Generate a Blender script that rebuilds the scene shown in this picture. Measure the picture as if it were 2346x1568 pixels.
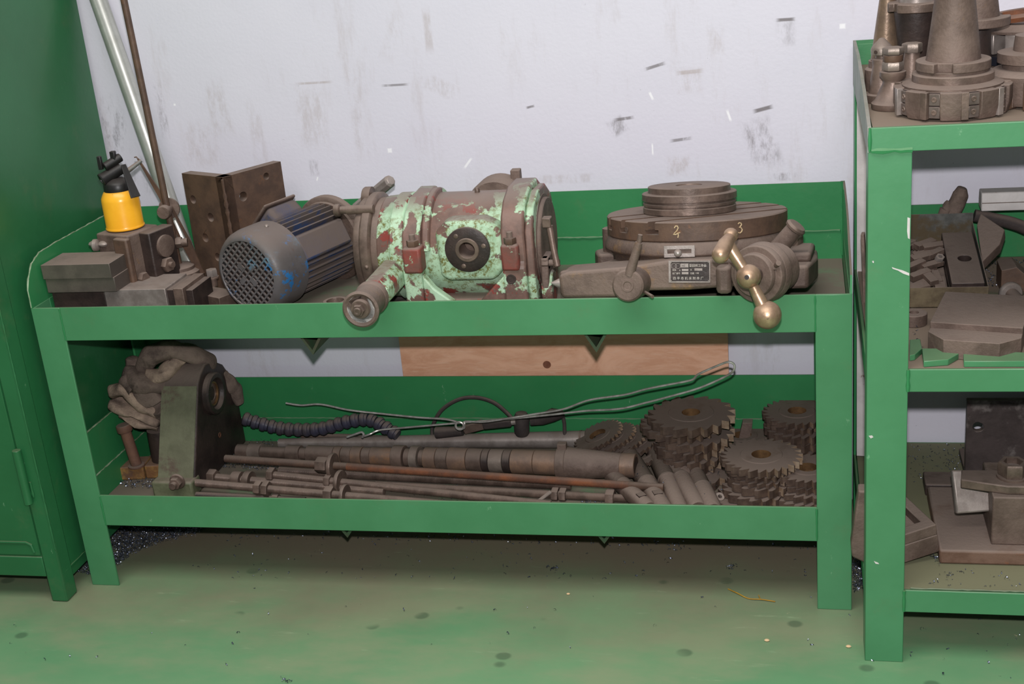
import bpy, math, random
from mathutils import Vector, Matrix, noise
from mathutils.geometry import tessellate_polygon
for o in list(bpy.data.objects): bpy.data.objects.remove(o)
SC = bpy.context.scene
COL = SC.collection
V = Vector
random.seed(7)
pi = math.pi

# ------------------------------------------------------------------ camera
W, HH, FPX = 2346, 1568, 3002.2
YAW, PITCH, ROLL = 0.2347, 0.3495, -0.0921
CAM = V((1.4241, -2.0961, 1.3052))
_cy, _sy, _cp, _sp = math.cos(YAW), math.sin(YAW), math.cos(PITCH), math.sin(PITCH)
CF = V((-_sy*_cp, _cy*_cp, -_sp)); _r = V((_cy, _sy, 0)); _u = _r.cross(CF)
_c, _s = math.cos(ROLL), math.sin(ROLL)
CR = _c*_r + _s*_u; CU = -_s*_r + _c*_u
cd = bpy.data.cameras.new('camera'); cam = bpy.data.objects.new('camera', cd); COL.objects.link(cam)
cd.sensor_width = 36.0; cd.lens = FPX*36.0/W; cd.clip_start = 0.05
cam.matrix_world = Matrix(((CR.x, CU.x, -CF.x, CAM.x), (CR.y, CU.y, -CF.y, CAM.y), (CR.z, CU.z, -CF.z, CAM.z), (0, 0, 0, 1)))
SC.camera = cam

# ------------------------------------------------------------------ world, lights, exposure
wd = bpy.data.worlds.new('workshop'); SC.world = wd; wd.use_nodes = True
wd.node_tree.nodes['Background'].inputs[0].default_value = (0.90, 0.95, 1.0, 1)
wd.node_tree.nodes['Background'].inputs[1].default_value = 0.20
fl = bpy.data.lights.new('flash', 'POINT'); fl.energy = 142; fl.shadow_soft_size = 0.022; fl.color = (1.0, 0.97, 0.98)
flo = bpy.data.objects.new('flash', fl); COL.objects.link(flo); flo.location = CAM + CU*0.125 - CF*0.02
ce = bpy.data.lights.new('ceiling_lamps', 'AREA'); ce.shape = 'RECTANGLE'; ce.size = 3.0; ce.size_y = 1.6; ce.energy = 92; ce.color = (1.0, 0.97, 0.92)
ceo = bpy.data.objects.new('ceiling_lamps', ce); COL.objects.link(ceo); ceo.location = (0.9, -1.5, 3.4)
vs = SC.view_settings; vs.view_transform = 'Standard'; vs.look = 'None'; vs.gamma = 1.0; vs.use_curve_mapping = False; vs.exposure = 0.0

# ------------------------------------------------------------------ measuring helpers (photo ray -> point at a known plane)
def ray(px, py): return CF + CR*((px-W/2)/FPX) - CU*((py-HH/2)/FPX)
def atz(px, py, z): d = ray(px, py); return CAM + d*((z-CAM.z)/d.z)
def aty(px, py, y): d = ray(px, py); return CAM + d*((y-CAM.y)/d.y)
def atx(px, py, x): d = ray(px, py); return CAM + d*((x-CAM.x)/d.x)
def atp(px, py, p, n): d = ray(px, py); return CAM + d*((p-CAM).dot(n)/d.dot(n))
def proj(p): d = p-CAM; z = d.dot(CF); return (W/2+FPX*d.dot(CR)/z, HH/2-FPX*d.dot(CU)/z)
def scl(p): return FPX/(p-CAM).dot(CF)
def tpx(A, B, px):
    lo, hi = -0.5, 1.5
    for _ in range(40):
        m = (lo+hi)/2
        if proj(A.lerp(B, m))[0] < px: lo = m
        else: hi = m
    return lo

# ------------------------------------------------------------------ mesh helpers
I4 = Matrix.Identity(4)
def fr(o, z=(0, 0, 1), x=None):
    z = V(z).normalized()
    x = V(x) if x is not None else (V((1, 0, 0)) if abs(z.x) < 0.9 else V((0, 1, 0)))
    x = (x - z*x.dot(z)).normalized(); y = z.cross(x)
    return Matrix(((x.x, y.x, z.x, o[0]), (x.y, y.y, z.y, o[1]), (x.z, y.z, z.z, o[2]), (0, 0, 0, 1)))
def rotm(o, rz=0, rx=0, ry=0):
    return Matrix.Translation(V(o)) @ Matrix.Rotation(rz, 4, 'Z') @ Matrix.Rotation(rx, 4, 'X') @ Matrix.Rotation(ry, 4, 'Y')
def wmat(o):
    m = o.matrix_basis.copy()
    while o.parent: o = o.parent; m = o.matrix_basis @ m
    return m
class MB:
    def __init__(s): s.v = []; s.f = []; s.mi = []
    def add(s, vs, fs, m=None, mi=0):
        b = len(s.v)
        if m is None: s.v += [tuple(v) for v in vs]
        else: s.v += [tuple(m @ V(v)) for v in vs]
        s.f += [[i+b for i in f] for f in fs]; s.mi += [mi]*len(fs); return s
    def box(s, lo, hi, m=None, mi=0):
        x0, y0, z0 = lo; x1, y1, z1 = hi
        return s.add([(x0, y0, z0), (x1, y0, z0), (x1, y1, z0), (x0, y1, z0), (x0, y0, z1), (x1, y0, z1), (x1, y1, z1), (x0, y1, z1)],
                     [(0, 3, 2, 1), (4, 5, 6, 7), (0, 1, 5, 4), (1, 2, 6, 5), (2, 3, 7, 6), (3, 0, 4, 7)], m, mi)
    def cbox(s, c, size, m=None, mi=0):
        return s.box([c[i]-size[i]/2 for i in range(3)], [c[i]+size[i]/2 for i in range(3)], m, mi)
    def prism(s, poly, z0, z1, m=None, mi=0):
        n = len(poly)
        return s.add([(p[0], p[1], z0) for p in poly]+[(p[0], p[1], z1) for p in poly],
                     [tuple(range(n-1, -1, -1)), tuple(range(n, 2*n))]+[(i, (i+1) % n, n+(i+1) % n, n+i) for i in range(n)], m, mi)
    def plate(s, outer, holes, z0, z1, m=None, mi=0):
        loops = [outer]+holes
        pts = [p for l in loops for p in l]; n = len(pts)
        tri = tessellate_polygon([[V((p[0], p[1], 0)) for p in l] for l in loops])
        fs = [tuple(t) for t in tri]+[(t[2]+n, t[1]+n, t[0]+n) for t in tri]
        b = 0
        for l in loops:
            k = len(l)
            fs += [(b+i, b+(i+1) % k, n+b+(i+1) % k, n+b+i) for i in range(k)]; b += k
        return s.add([(p[0], p[1], z0) for p in pts]+[(p[0], p[1], z1) for p in pts], fs, m, mi)
    def lathe(s, prof, n=28, m=None, mi=0, closed=False, a0=0.0, arc=2*pi):
        vs = []; fs = []; full = arc > 6.28
        k = n if full else n+1
        for r, z in prof:
            for i in range(k):
                a = a0+arc*i/n; vs.append((r*math.cos(a), r*math.sin(a), z))
        np_ = len(prof); rng = range(np_ if closed else np_-1)
        for j in rng:
            j2 = (j+1) % np_
            for i in range(n if full else n):
                i2 = (i+1) % k if full else i+1
                fs.append((j*k+i, j*k+i2, j2*k+i2, j2*k+i))
        if not closed:
            if prof[0][0] > 1e-6: fs.append(tuple(range(k-1, -1, -1)))
            if prof[-1][0] > 1e-6: fs.append(tuple((np_-1)*k+i for i in range(k)))
        return s.add(vs, fs, m, mi)
    def cyl(s, A, B, r, r2=None, n=20, mi=0, a0=0.0):
        A, B = V(A), V(B); L = (B-A).length
        return s.lathe([(r, 0), (r if r2 is None else r2, L)], n, fr(A, B-A), mi, a0=a0)
    def hexn(s, c, axis, af, h, hole=0.0, mi=0, x=None):
        R = af/math.sqrt(3)
        if hole > 0: return s.lathe([(hole, 0), (R*0.93, 0), (R, h*0.12), (R, h*0.88), (R*0.93, h), (hole, h)], 6, fr(c, axis, x), mi, closed=True)
        return s.lathe([(R*0.93, 0), (R, h*0.12), (R, h*0.88), (R*0.93, h)], 6, fr(c, axis, x), mi)
    def ball(s, c, r, n=20, mi=0, sx=(1, 1, 1), m=None):
        mm = (m or I4) @ Matrix.Translation(V(c)) @ Matrix.Diagonal((sx[0], sx[1], sx[2], 1))
        k = n//2
        return s.lathe([(max(r*math.sin(pi*j/k), 1e-5), -r*math.cos(pi*j/k)) for j in range(k+1)], n, mm, mi)
    def tube(s, pts, r, n=8, closed=False, mi=0):
        pts = [V(p) for p in pts]; N = len(pts); rr = r if isinstance(r, (list, tuple)) else [r]*N
        vs = []; fs = []; pz = None; x = None
        for i, p in enumerate(pts):
            a = pts[i-1] if (i > 0 or closed) else p; b = pts[(i+1) % N] if (i < N-1 or closed) else p
            z = (b-a).normalized()
            if x is None: x = z.orthogonal().normalized()
            x = (x - z*x.dot(z)).normalized(); y = z.cross(x)
            for k in range(n):
                t = 2*pi*k/n; vs.append(p + (x*math.cos(t)+y*math.sin(t))*rr[i])
        for i in range(N if closed else N-1):
            for k in range(n):
                fs.append((i*n+k, i*n+(k+1) % n, ((i+1) % N)*n+(k+1) % n, ((i+1) % N)*n+k))
        if not closed: fs += [tuple(range(n-1, -1, -1)), tuple((N-1)*n+k for k in range(n))]
        return s.add(vs, fs, None, mi)
    def thread(s, A, B, r, pitch=0.0026, n=10, depth=0.0009, mi=0):
        A, B = V(A), V(B); L = (B-A).length; k = max(2, int(L/pitch)); p = [(r*0.7, 0)]
        for i in range(k):
            p += [(r-depth, L*i/k), (r, L*(i+0.5)/k)]
        p += [(r-depth, L), (r*0.5, L+0.0005)]
        return s.lathe(p, n, fr(A, B-A), mi)
    def build(s, name, mats, parent=None, bevel=0.0, smooth=40, segs=2, local=False):
        me = bpy.data.meshes.new(name)
        vs = [V(v) for v in s.v]
        loc = V((0, 0, 0))
        if parent is not None and not local:
            iv = wmat(parent).inverted(); vs = [iv @ v for v in vs]
        elif parent is None and not local:
            xs = [v.x for v in vs]; ys = [v.y for v in vs]
            loc = V(((min(xs)+max(xs))/2, (min(ys)+max(ys))/2, min(v.z for v in vs))); vs = [v-loc for v in vs]
        me.from_pydata(vs, [], s.f); me.validate()
        import bmesh
        bm = bmesh.new(); bm.from_mesh(me); bmesh.ops.recalc_face_normals(bm, faces=bm.faces); bm.to_mesh(me); bm.free()
        if not isinstance(mats, (list, tuple)): mats = [mats]
        for m in mats: me.materials.append(m)
        if len(mats) > 1 and len(me.polygons) == len(s.mi): me.polygons.foreach_set('material_index', s.mi)
        if smooth:
            me.polygons.foreach_set('use_smooth', [True]*len(me.polygons)); me.set_sharp_from_angle(angle=math.radians(smooth))
        ob = bpy.data.objects.new(name, me); COL.objects.link(ob); ob.location = loc
        if parent is not None: ob.parent = parent
        if bevel:
            b = ob.modifiers.new('bevel', 'BEVEL'); b.width = bevel; b.segments = segs; b.limit_method = 'ANGLE'; b.angle_limit = math.radians(40)
        return ob
def tag(o, label, cat, group=None, kind=None):
    o['label'] = label; o['category'] = cat
    if group: o['group'] = group
    if kind: o['kind'] = kind
    return o
def thing(name, label, cat, loc=(0, 0, 0), group=None, m=None):
    o = bpy.data.objects.new(name, None); COL.objects.link(o); o.empty_display_size = 0.05
    if m is not None: o.matrix_basis = m
    else: o.location = loc
    return tag(o, label, cat, group)
def circ(cx, cy, r, n=16, sy=1.0): return [(cx+r*math.cos(2*pi*i/n), cy+r*sy*math.sin(2*pi*i/n)) for i in range(n)]
def cut(ob, mb):
    """real cut-outs: boolean difference, applied"""
    co = mb.build('cutter', [], None, smooth=0)
    bpy.context.view_layer.update()
    md = ob.modifiers.new('cut', 'BOOLEAN'); md.operation = 'DIFFERENCE'; md.object = co; md.solver = 'EXACT'
    dg = bpy.context.evaluated_depsgraph_get(); dg.update()
    me = bpy.data.meshes.new_from_object(ob.evaluated_get(dg)); old = ob.data
    ob.modifiers.clear(); ob.data = me; bpy.data.objects.remove(co)
    me.set_sharp_from_angle(angle=math.radians(35))
    return ob
def flat(A, B, w0, w1, t, n, mb=None):
    """tapered flat bar from A to B, thickness t along n"""
    A, B = V(A), V(B); m = fr(A, n, B-A); L_ = m.inverted() @ B
    e = V((L_.x, L_.y)).normalized(); k = V((-e.y, e.x)); b = V((L_.x, L_.y))
    P = [k*(w0/2), -k*(w0/2), b-k*(w1/2), b+k*(w1/2)]
    A2 = [(p.x, p.y, -t/2) for p in P]+[(p.x, p.y, t/2) for p in P]
    Lz = L_.z
    A2 = [(x, y, z+(Lz if i % 4 > 1 else 0)) for i, (x, y, z) in enumerate(A2)]
    return (mb or MB()).add(A2, [(3, 2, 1, 0), (4, 5, 6, 7), (0, 1, 5, 4), (1, 2, 6, 5), (2, 3, 7, 6), (3, 0, 4, 7)], m)
def copy_tree(o, parent=None):
    c = o.copy(); COL.objects.link(c)
    if parent is not None: c.parent = parent
    for ch in [k for k in bpy.data.objects if k.parent == o]: copy_tree(ch, c)
    return c

# ------------------------------------------------------------------ materials
def lin(c): return tuple((x/255/12.92 if x/255 <= 0.04045 else ((x/255+0.055)/1.055)**2.4) for x in c)
class NT:
    def __init__(s, name):
        s.m = bpy.data.materials.new(name); s.m.use_nodes = True; s.t = s.m.node_tree; s.t.nodes.clear()
        s.out = s.n('ShaderNodeOutputMaterial'); s.b = s.n('ShaderNodeBsdfPrincipled'); s.l(s.b.outputs[0], s.out.inputs[0])
        s.tc = s.n('ShaderNodeTexCoord'); s.geo = None
    def n(s, t): return s.t.nodes.new(t)
    def l(s, a, b): s.t.links.new(a, b)
    def setv(s, sock, v):
        if hasattr(v, 'is_output'): s.l(v, sock)
        elif isinstance(v, tuple) and len(v) == 3 and len(sock.default_value) == 4: sock.default_value = (*v, 1)
        else: sock.default_value = v
    def coord(s, scale=(1, 1, 1), off=(0, 0, 0), rot=(0, 0, 0)):
        mp = s.n('ShaderNodeMapping'); s.l(s.tc.outputs['Object'], mp.inputs[0])
        mp.inputs['Location'].default_value = off; mp.inputs['Scale'].default_value = scale; mp.inputs['Rotation'].default_value = rot
        return mp.outputs[0]
    def noise(s, scale, detail=5, rough=0.6, vec=None, dist=0.0):
        t = s.n('ShaderNodeTexNoise'); t.inputs['Scale'].default_value = scale; t.inputs['Detail'].default_value = detail
        t.inputs['Roughness'].default_value = rough; t.inputs['Distortion'].default_value = dist
        s.l(vec if vec is not None else s.tc.outputs['Object'], t.inputs['Vector']); return t.outputs[0]
    def ramp(s, v, lo, hi):
        r = s.n('ShaderNodeMapRange'); r.interpolation_type = 'SMOOTHSTEP'
        r.inputs['From Min'].default_value = lo; r.inputs['From Max'].default_value = hi; s.l(v, r.inputs['Value']); return r.outputs[0]
    def mix(s, f, a, b):
        x = s.n('ShaderNodeMix'); x.data_type = 'RGBA'; s.setv(x.inputs[0], f); s.setv(x.inputs[6], a); s.setv(x.inputs[7], b); return x.outputs[2]
    def math(s, op, a, b=0.0, c=None):
        x = s.n('ShaderNodeMath'); x.operation = op; s.setv(x.inputs[0], a); s.setv(x.inputs[1], b)
        if c is not None: s.setv(x.inputs[2], c)
        return x.outputs[0]
    def nz(s):
        g = s.n('ShaderNodeNewGeometry'); p = s.n('ShaderNodeSeparateXYZ'); s.l(g.outputs['Normal'], p.inputs[0]); return p.outputs[2]
    def bump(s, h, strength=0.2, dist=0.002):
        b = s.n('ShaderNodeBump'); b.inputs['Strength'].default_value = strength; b.inputs['Distance'].default_value = dist
        s.l(h, b.inputs['Height']); s.l(b.outputs[0], s.b.inputs['Normal'])
DUST = lin((128, 113, 104))
def grime(name, c1, c2, scale=18, rough=0.55, metal=0.0, dust=0.75, layers=(), bump=0.25, bscale=120, spec=0.4, dustc=None, dlo=0.25, dhi=0.9, stretch=(1, 1, 1)):
    """solid colour pair + patches of wear (layers) + dust lying on upward faces"""
    t = NT(name); co = t.coord(stretch)
    col = t.mix(t.ramp(t.noise(scale, 6, 0.65, co), 0.35, 0.65), lin(c1), lin(c2))
    for i, L in enumerate(layers):
        c, sc, lo, hi = L[:4]
        k = t.ramp(t.noise(sc, 7, 0.7, t.coord(L[4] if len(L) > 4 else (1, 1, 1), (3.1*i+1.7, 5.3*i, 2.2*i))), lo, hi)
        col = t.mix(k, col, lin(c))
    if dust:
        k = t.math('MULTIPLY', t.ramp(t.nz(), dlo, dhi), t.ramp(t.noise(scale*0.6, 5, 0.6), 0.15, 0.5)); k = t.math('MULTIPLY', k, dust)
        col = t.mix(k, col, dustc or DUST)
        r = t.math('ADD', t.math('MULTIPLY', k, 0.9-rough), rough); t.l(r, t.b.inputs['Roughness'])
        if metal: t.l(t.math('MULTIPLY', t.math('SUBTRACT', 1.0, k), metal), t.b.inputs['Metallic'])
    else:
        t.b.inputs['Roughness'].default_value = rough; t.b.inputs['Metallic'].default_value = metal
    t.l(col, t.b.inputs['Base Color']); t.b.inputs['Specular IOR Level'].default_value = spec
    if bump: t.bump(t.noise(bscale, 4, 0.6), bump)
    return t.m
STEEL = grime('dusty_dark_steel', (118, 100, 90), (88, 74, 66), 25, 0.42, 0.3, 0.75)
CAST = grime('dusty_cast_iron', (112, 95, 86), (84, 69, 61), 14, 0.62, 0.15, 0.85, layers=[((122, 96, 70), 22, 0.60, 0.74)], bump=0.5, bscale=160)
DARK = grime('dark_oily_iron', (62, 50, 46), (44, 36, 34), 18, 0.5, 0.1, 0.7, bump=0.4)
BROWN = grime('rust_brown_steel', (98, 76, 62), (78, 61, 52), 20, 0.55, 0.15, 0.8, layers=[((112, 78, 54), 30, 0.6, 0.72)])
RUST = grime('orange_rust', (128, 78, 50), (92, 62, 48), 16, 0.8, 0.0, 0.5, bump=0.5)
BRIGHT = grime('bright_ground_steel', (168, 158, 152), (140, 130, 124), 30, 0.33, 0.5, 0.7, bump=0.08, bscale=300)
SILVER = grime('zinc_tube', (196, 197, 192), (178, 178, 172), 12, 0.36, 0.55, 0.0, bump=0.05)
WIREM = grime('galvanised_wire', (206, 202, 196), (170, 164, 158), 60, 0.35, 0.6, 0.0, bump=0.1)
BRASS = grime('worn_bronze', (192, 162, 134), (164, 134, 110), 40, 0.32, 0.7, 0.35, layers=[((96, 80, 70), 60, 0.62, 0.7)], bump=0.15)
TIP = grime('carbide_tip', (206, 184, 160), (170, 142, 116), 60, 0.4, 0.6, 0.2, bump=0)
CUTM = grime('dusty_cutter_steel', (96, 79, 68), (70, 56, 49), 40, 0.55, 0.25, 0.92, bump=0.2, dustc=lin((112, 98, 90)))
BORE = grime('bronze_bore', (150, 116, 80), (110, 84, 60), 40, 0.35, 0.6, 0.0, bump=0.1)
YELLOW = grime('yellow_enamel', (246, 180, 44), (236, 166, 34), 10, 0.28, 0.0, 0.12, layers=[((176, 110, 20), 50, 0.68, 0.74)], bump=0.05, spec=0.5)
BLACK = grime('black_plastic', (34, 32, 32), (24, 23, 23), 20, 0.4, 0.0, 0.35, bump=0.1, dustc=lin((80, 72, 68)))
BLUE = grime('dusty_blue_motor', (46, 76, 122), (44, 60, 96), 14, 0.5, 0.0, 0.95, layers=[((88, 80, 76), 9, 0.40, 0.54)], bump=0.2, dlo=-0.2, dhi=0.5, dustc=lin((98, 86, 80)))
COVER = grime('blue_grey_cover', (98, 95, 96), (84, 79, 78), 10, 0.45, 0.1, 0.8, layers=[((38, 110, 168), 15, 0.57, 0.62), ((84, 68, 60), 12, 0.6, 0.7), ((90, 128, 150), 8, 0.58, 0.7)], bump=0.15, dustc=lin((112, 100, 94)))
OLIVE = grime('olive_paint', (104, 108, 84), (86, 90, 68), 20, 0.5, 0.0, 0.6, layers=[((78, 62, 52), 10, 0.58, 0.7)], bump=0.3)
RUBBER = grime('dirty_rubber', (66, 57, 54), (52, 45, 44), 30, 0.8, 0.0, 0.6, bump=0.4)
HOSE = grime('blue_grey_hose', (66, 60, 64), (58, 58, 74), 20, 0.5, 0.0, 0.7, bump=0.2)
CLOTH = grime('soiled_cotton', (164, 143, 126), (124, 107, 96), 26, 0.95, 0.0, 0.15, layers=[((78, 66, 60), 9, 0.5, 0.66)], bump=0.7, bscale=260, spec=0.1)
CLOTHD = grime('dark_soiled_cotton', (116, 101, 92), (92, 79, 73), 26, 0.95, 0.0, 0.15, layers=[((58, 50, 47), 9, 0.5, 0.66)], bump=0.7, bscale=260, spec=0.1)
WHITEP = grime('white_chipped_paint', (204, 198, 196), (186, 180, 178), 14, 0.5, 0.0, 0.2, layers=[((120, 92, 80), 40, 0.64, 0.7)], bump=0.2)
GALV = grime('galvanised_sheet', (112, 112, 108), (90, 90, 87), 60, 0.45, 0.2, 0.9, layers=[((96, 84, 66), 14, 0.45, 0.6)], bump=0.2)
ROPEY = grime('yellow_rusty_block', (150, 116, 62), (112, 78, 48), 30, 0.8, 0.0, 0.9, layers=[((96, 70, 54), 14, 0.5, 0.62)], bump=0.5, dustc=lin((116, 92, 78)))
SWARF = grime('steel_swarf', (150, 156, 170), (70, 76, 96), 90, 0.3, 0.85, 0.0, bump=0)
def green(name, c1=(80, 150, 102), c2=(74, 142, 96), dust=0.0, dustc=None, rough=0.38):
    t = NT(name)
    col = t.mix(t.ramp(t.noise(5, 5, 0.6), 0.3, 0.7), lin(c1), lin(c2))
    sc = t.ramp(t.noise(34, 8, 0.75, t.coord((1, 1, 0.5))), 0.66, 0.70); col = t.mix(t.math('MULTIPLY', sc, 0.35), col, lin((150, 190, 155)))
    g = t.ramp(t.noise(11, 7, 0.7, t.coord(off=(7, 3, 1))), 0.55, 0.8); col = t.mix(t.math('MULTIPLY', g, 0.3), col, lin((96, 108, 76)))
    k = t.ramp(t.nz(), 0.5, 0.9)
    d = t.math('MULTIPLY', k, t.ramp(t.noise(9, 6, 0.65), 0.12, 0.46)) if dust else t.math('MULTIPLY', k, 0.55)
    d = t.math('MULTIPLY', d, max(dust, 0.5)); col = t.mix(d, col, dustc or lin((132, 116, 100)))
    t.l(col, t.b.inputs['Base Color'])
    t.l(t.math('ADD', t.math('MULTIPLY', d, 0.5), rough), t.b.inputs['Roughness'])
    h = t.math('ADD', t.noise(70, 3, 0.5), t.math('MULTIPLY', t.noise(16, 3, 0.5), 1.5)); t.bump(h, 0.12, 0.002)
    return t.m
GREEN = green('green_enamel', c1=(50, 126, 76), c2=(44, 118, 70))
GREENF = green('green_enamel_pale', c1=(72, 132, 91), c2=(64, 123, 82))  # paler, greyer version of the green, for front rails and front legs
GREENT = green('green_tray_dusty', dust=0.95, dustc=lin((112, 98, 88)))
GREENR = green('green_shelf_film', c1=(76, 104, 78), c2=(66, 92, 70), dust=0.85, dustc=lin((122, 118, 92)))
GREENC = green('green_cabinet', c1=(42, 104, 64), c2=(37, 96, 57), rough=0.3)
WELD = grime('weld_seam', (150, 168, 140), (104, 128, 96), 60, 0.5, 0.0, 0.3, bump=0.6)

def mint(name='peeling_mint_paint', th=0.452):
    t = NT(name)
    col = t.mix(t.ramp(t.noise(30, 5), 0.35, 0.65), lin((98, 76, 68)), lin((120, 92, 82)))
    col = t.mix(t.ramp(t.noise(16, 6, 0.7, t.coord(off=(4, 1, 9))), 0.57, 0.6), col, lin((128, 58, 50)))
    n = t.math('ADD', t.noise(9.5, 9, 0.62, t.coord(off=(2.3, 0.4, 1.1)), 0.4), t.math('MULTIPLY', t.noise(60, 3, 0.6), 0.10))
    k = t.ramp(n, th+0.05, th+0.07)
    mc = t.mix(t.ramp(t.noise(26, 6, 0.7), 0.4, 0.7), lin((172, 202, 172)), lin((146, 174, 142)))
    sp = t.ramp(t.noise(85, 7, 0.8, t.coord(off=(1, 8, 3))), 0.47, 0.60)
    mc = t.mix(t.math('MULTIPLY', sp, t.ramp(t.noise(7, 3, 0.5, t.coord(off=(8, 2, 6))), 0.38, 0.55)), mc, lin((104, 100, 44)))
    col = t.mix(k, col, mc)
    d = t.math('MULTIPLY', t.ramp(t.nz(), 0.72, 0.99), 0.85); col = t.mix(d, col, DUST)
    t.l(col, t.b.inputs['Base Color']); t.b.inputs['Roughness'].default_value = 0.5
    t.bump(t.math('ADD', k, t.math('MULTIPLY', t.noise(140, 4), 0.6)), 0.35, 0.0015)
    return t.m
MINT = mint()
MINTB = mint('mostly_bare_mint_paint', 0.56)
def wood():
    t = NT('plywood_grain')
    co = t.coord((1.2, 1, 4)); n = t.noise(5, 8, 0.7, co, 1.2)
    col = t.mix(t.ramp(n, 0.3, 0.7), lin((224, 174, 146)), lin((200, 144, 114)))
    col = t.mix(t.math('MULTIPLY', t.ramp(t.noise(30, 5, 0.7, t.coord((1, 1, 8))), 0.5, 0.7), 0.5), col, lin((222, 182, 158)))
    col = t.mix(t.ramp(t.noise(3, 4, 0.6, t.coord((1, 1, 5), (3, 0, 2))), 0.62, 0.72), col, lin((158, 98, 72)))
    t.l(col, t.b.inputs['Base Color']); t.b.inputs['Roughness'].default_value = 0.65; t.bump(n, 0.15)
    return t.m
WOOD = wood()
def wallmat():
    t = NT('lavender_wall_paint')
    col = t.mix(t.ramp(t.noise(1.6, 4), 0.3, 0.7), lin((212, 210, 221)), lin((206, 204, 216)))
    st = t.math('MULTIPLY', t.ramp(t.noise(7, 7, 0.7, t.coord((2.2, 1, 0.5))), 0.52, 0.72), t.ramp(t.noise(1.7, 3, 0.5, t.coord(off=(1.3, 0, 0.4))), 0.40, 0.62))
    col = t.mix(t.math('MULTIPLY', st, 0.35), col, lin((172, 160, 156)))
    sp = t.ramp(t.noise(60, 4, 0.6), 0.735, 0.76); col = t.mix(t.math('MULTIPLY', sp, 0.5), col, lin((120, 112, 112)))
    sep = t.n('ShaderNodeSeparateXYZ'); t.l(t.tc.outputs['Object'], sep.inputs[0])
    rag = t.noise(55, 6, 0.8, t.coord((1, 1, 0.35)))
    def mark(px, py, w, h, ang, c, s, thr=0.5):
        nonlocal col
        p = aty(px, py, 0.43)
        dx = t.math('SUBTRACT', sep.outputs[0], p.x); dz = t.math('SUBTRACT', sep.outputs[2], p.z)
        ca, sa = math.cos(ang), math.sin(ang)
        u = t.math('ABSOLUTE', t.math('ADD', t.math('MULTIPLY', dx, ca/w), t.math('MULTIPLY', dz, sa/w)))
        v = t.math('ABSOLUTE', t.math('ADD', t.math('MULTIPLY', dx, -sa/h), t.math('MULTIPLY', dz, ca/h)))
        m = t.math('MULTIPLY', t.ramp(t.math('MAXIMUM', u, v), 1.0, 0.45), t.ramp(rag, thr-0.1, thr+0.16))
        col = t.mix(t.math('MULTIPLY', m, s*(0.62 if c == (170, 158, 154) else 1.0)), col, lin(c))
    dk = (112, 106, 108); br = (170, 158, 154)
    for a in [(1800, 45, .020, .004, 0, dk, .9, .3), (1800, 75, .022, .03, 0, dk, .35), (1500, 152, .024, .004, .25, dk, .8, .35), (1580, 165, .03, .005, .05, br, .9, .35), (1580, 185, .03, .03, 0, br, .6),
              (1748, 250, .022, .005, .22, dk, .9, .3), (1745, 330, .035, .06, .3, dk, .6), (1430, 272, .022, .004, .1, dk, .8, .35), (1415, 290, .02, .02, .5, dk, .6), (1560, 320, .024, .004, .1, dk, .75, .35),
              (1555, 380, .03, .025, 0, br, .7), (905, 195, .032, .003, 0, dk, .7, .35), (720, 190, .045, .003, 0, br, .9, .35), (715, 270, .04, .08, 0, br, .6), (500, 250, .03, .07, .1, br, .6),
              (350, 400, .03, .05, 0, (90, 86, 90), .7, .52), (270, 330, .035, .12, 0, (90, 86, 90), .6, .55), (370, 250, .012, .07, 0, dk, .5), (460, 330, .05, .06, 0, br, .5), (980, 70, .01, .05, 0, br, .7, .4),
              (900, 80, .02, .06, -.4, br, .5), (1010, 200, .04, .02, -.5, br, .6), (820, 260, .02, .12, 0, br, .5), (720, 385, .012, .02, 0, dk, .6), (1300, 410, .08, .012, 0, br, .6), (1800, 405, .03, .01, 0, dk, .6), (1215, 245, .01, .003, .2, dk, .8, .3),
              (590, 310, .02, .09, 0, br, .5), (1640, 95, .02, .03, 0, br, .5), (600, 830, .05, .06, 0, br, .4), (1770, 820, .02, .06, 0, br, .5)]: mark(*a)
    for a in [(893, 345, .006, .006, 0), (1670, 265, .003, .014, .3), (1495, 342, .002, .014, 0), (1072, 374, .003, .016, -.7), (1492, 220, .003, .010, .4), (727, 410, .002, .006, -.4), (400, 240, .003, .003, 0), (1930, 60, .007, .006, 0)]:
        mark(*a, (236, 236, 240), 1.0, 0.05)
    t.l(col, t.b.inputs['Base Color']); t.b.inputs['Roughness'].default_value = 0.55
    t.bump(t.math('ADD', t.noise(28, 4, 0.5), t.noise(140, 2, 0.5)), 0.10, 0.003)
    return t.m
WALL = wallmat()
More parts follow.
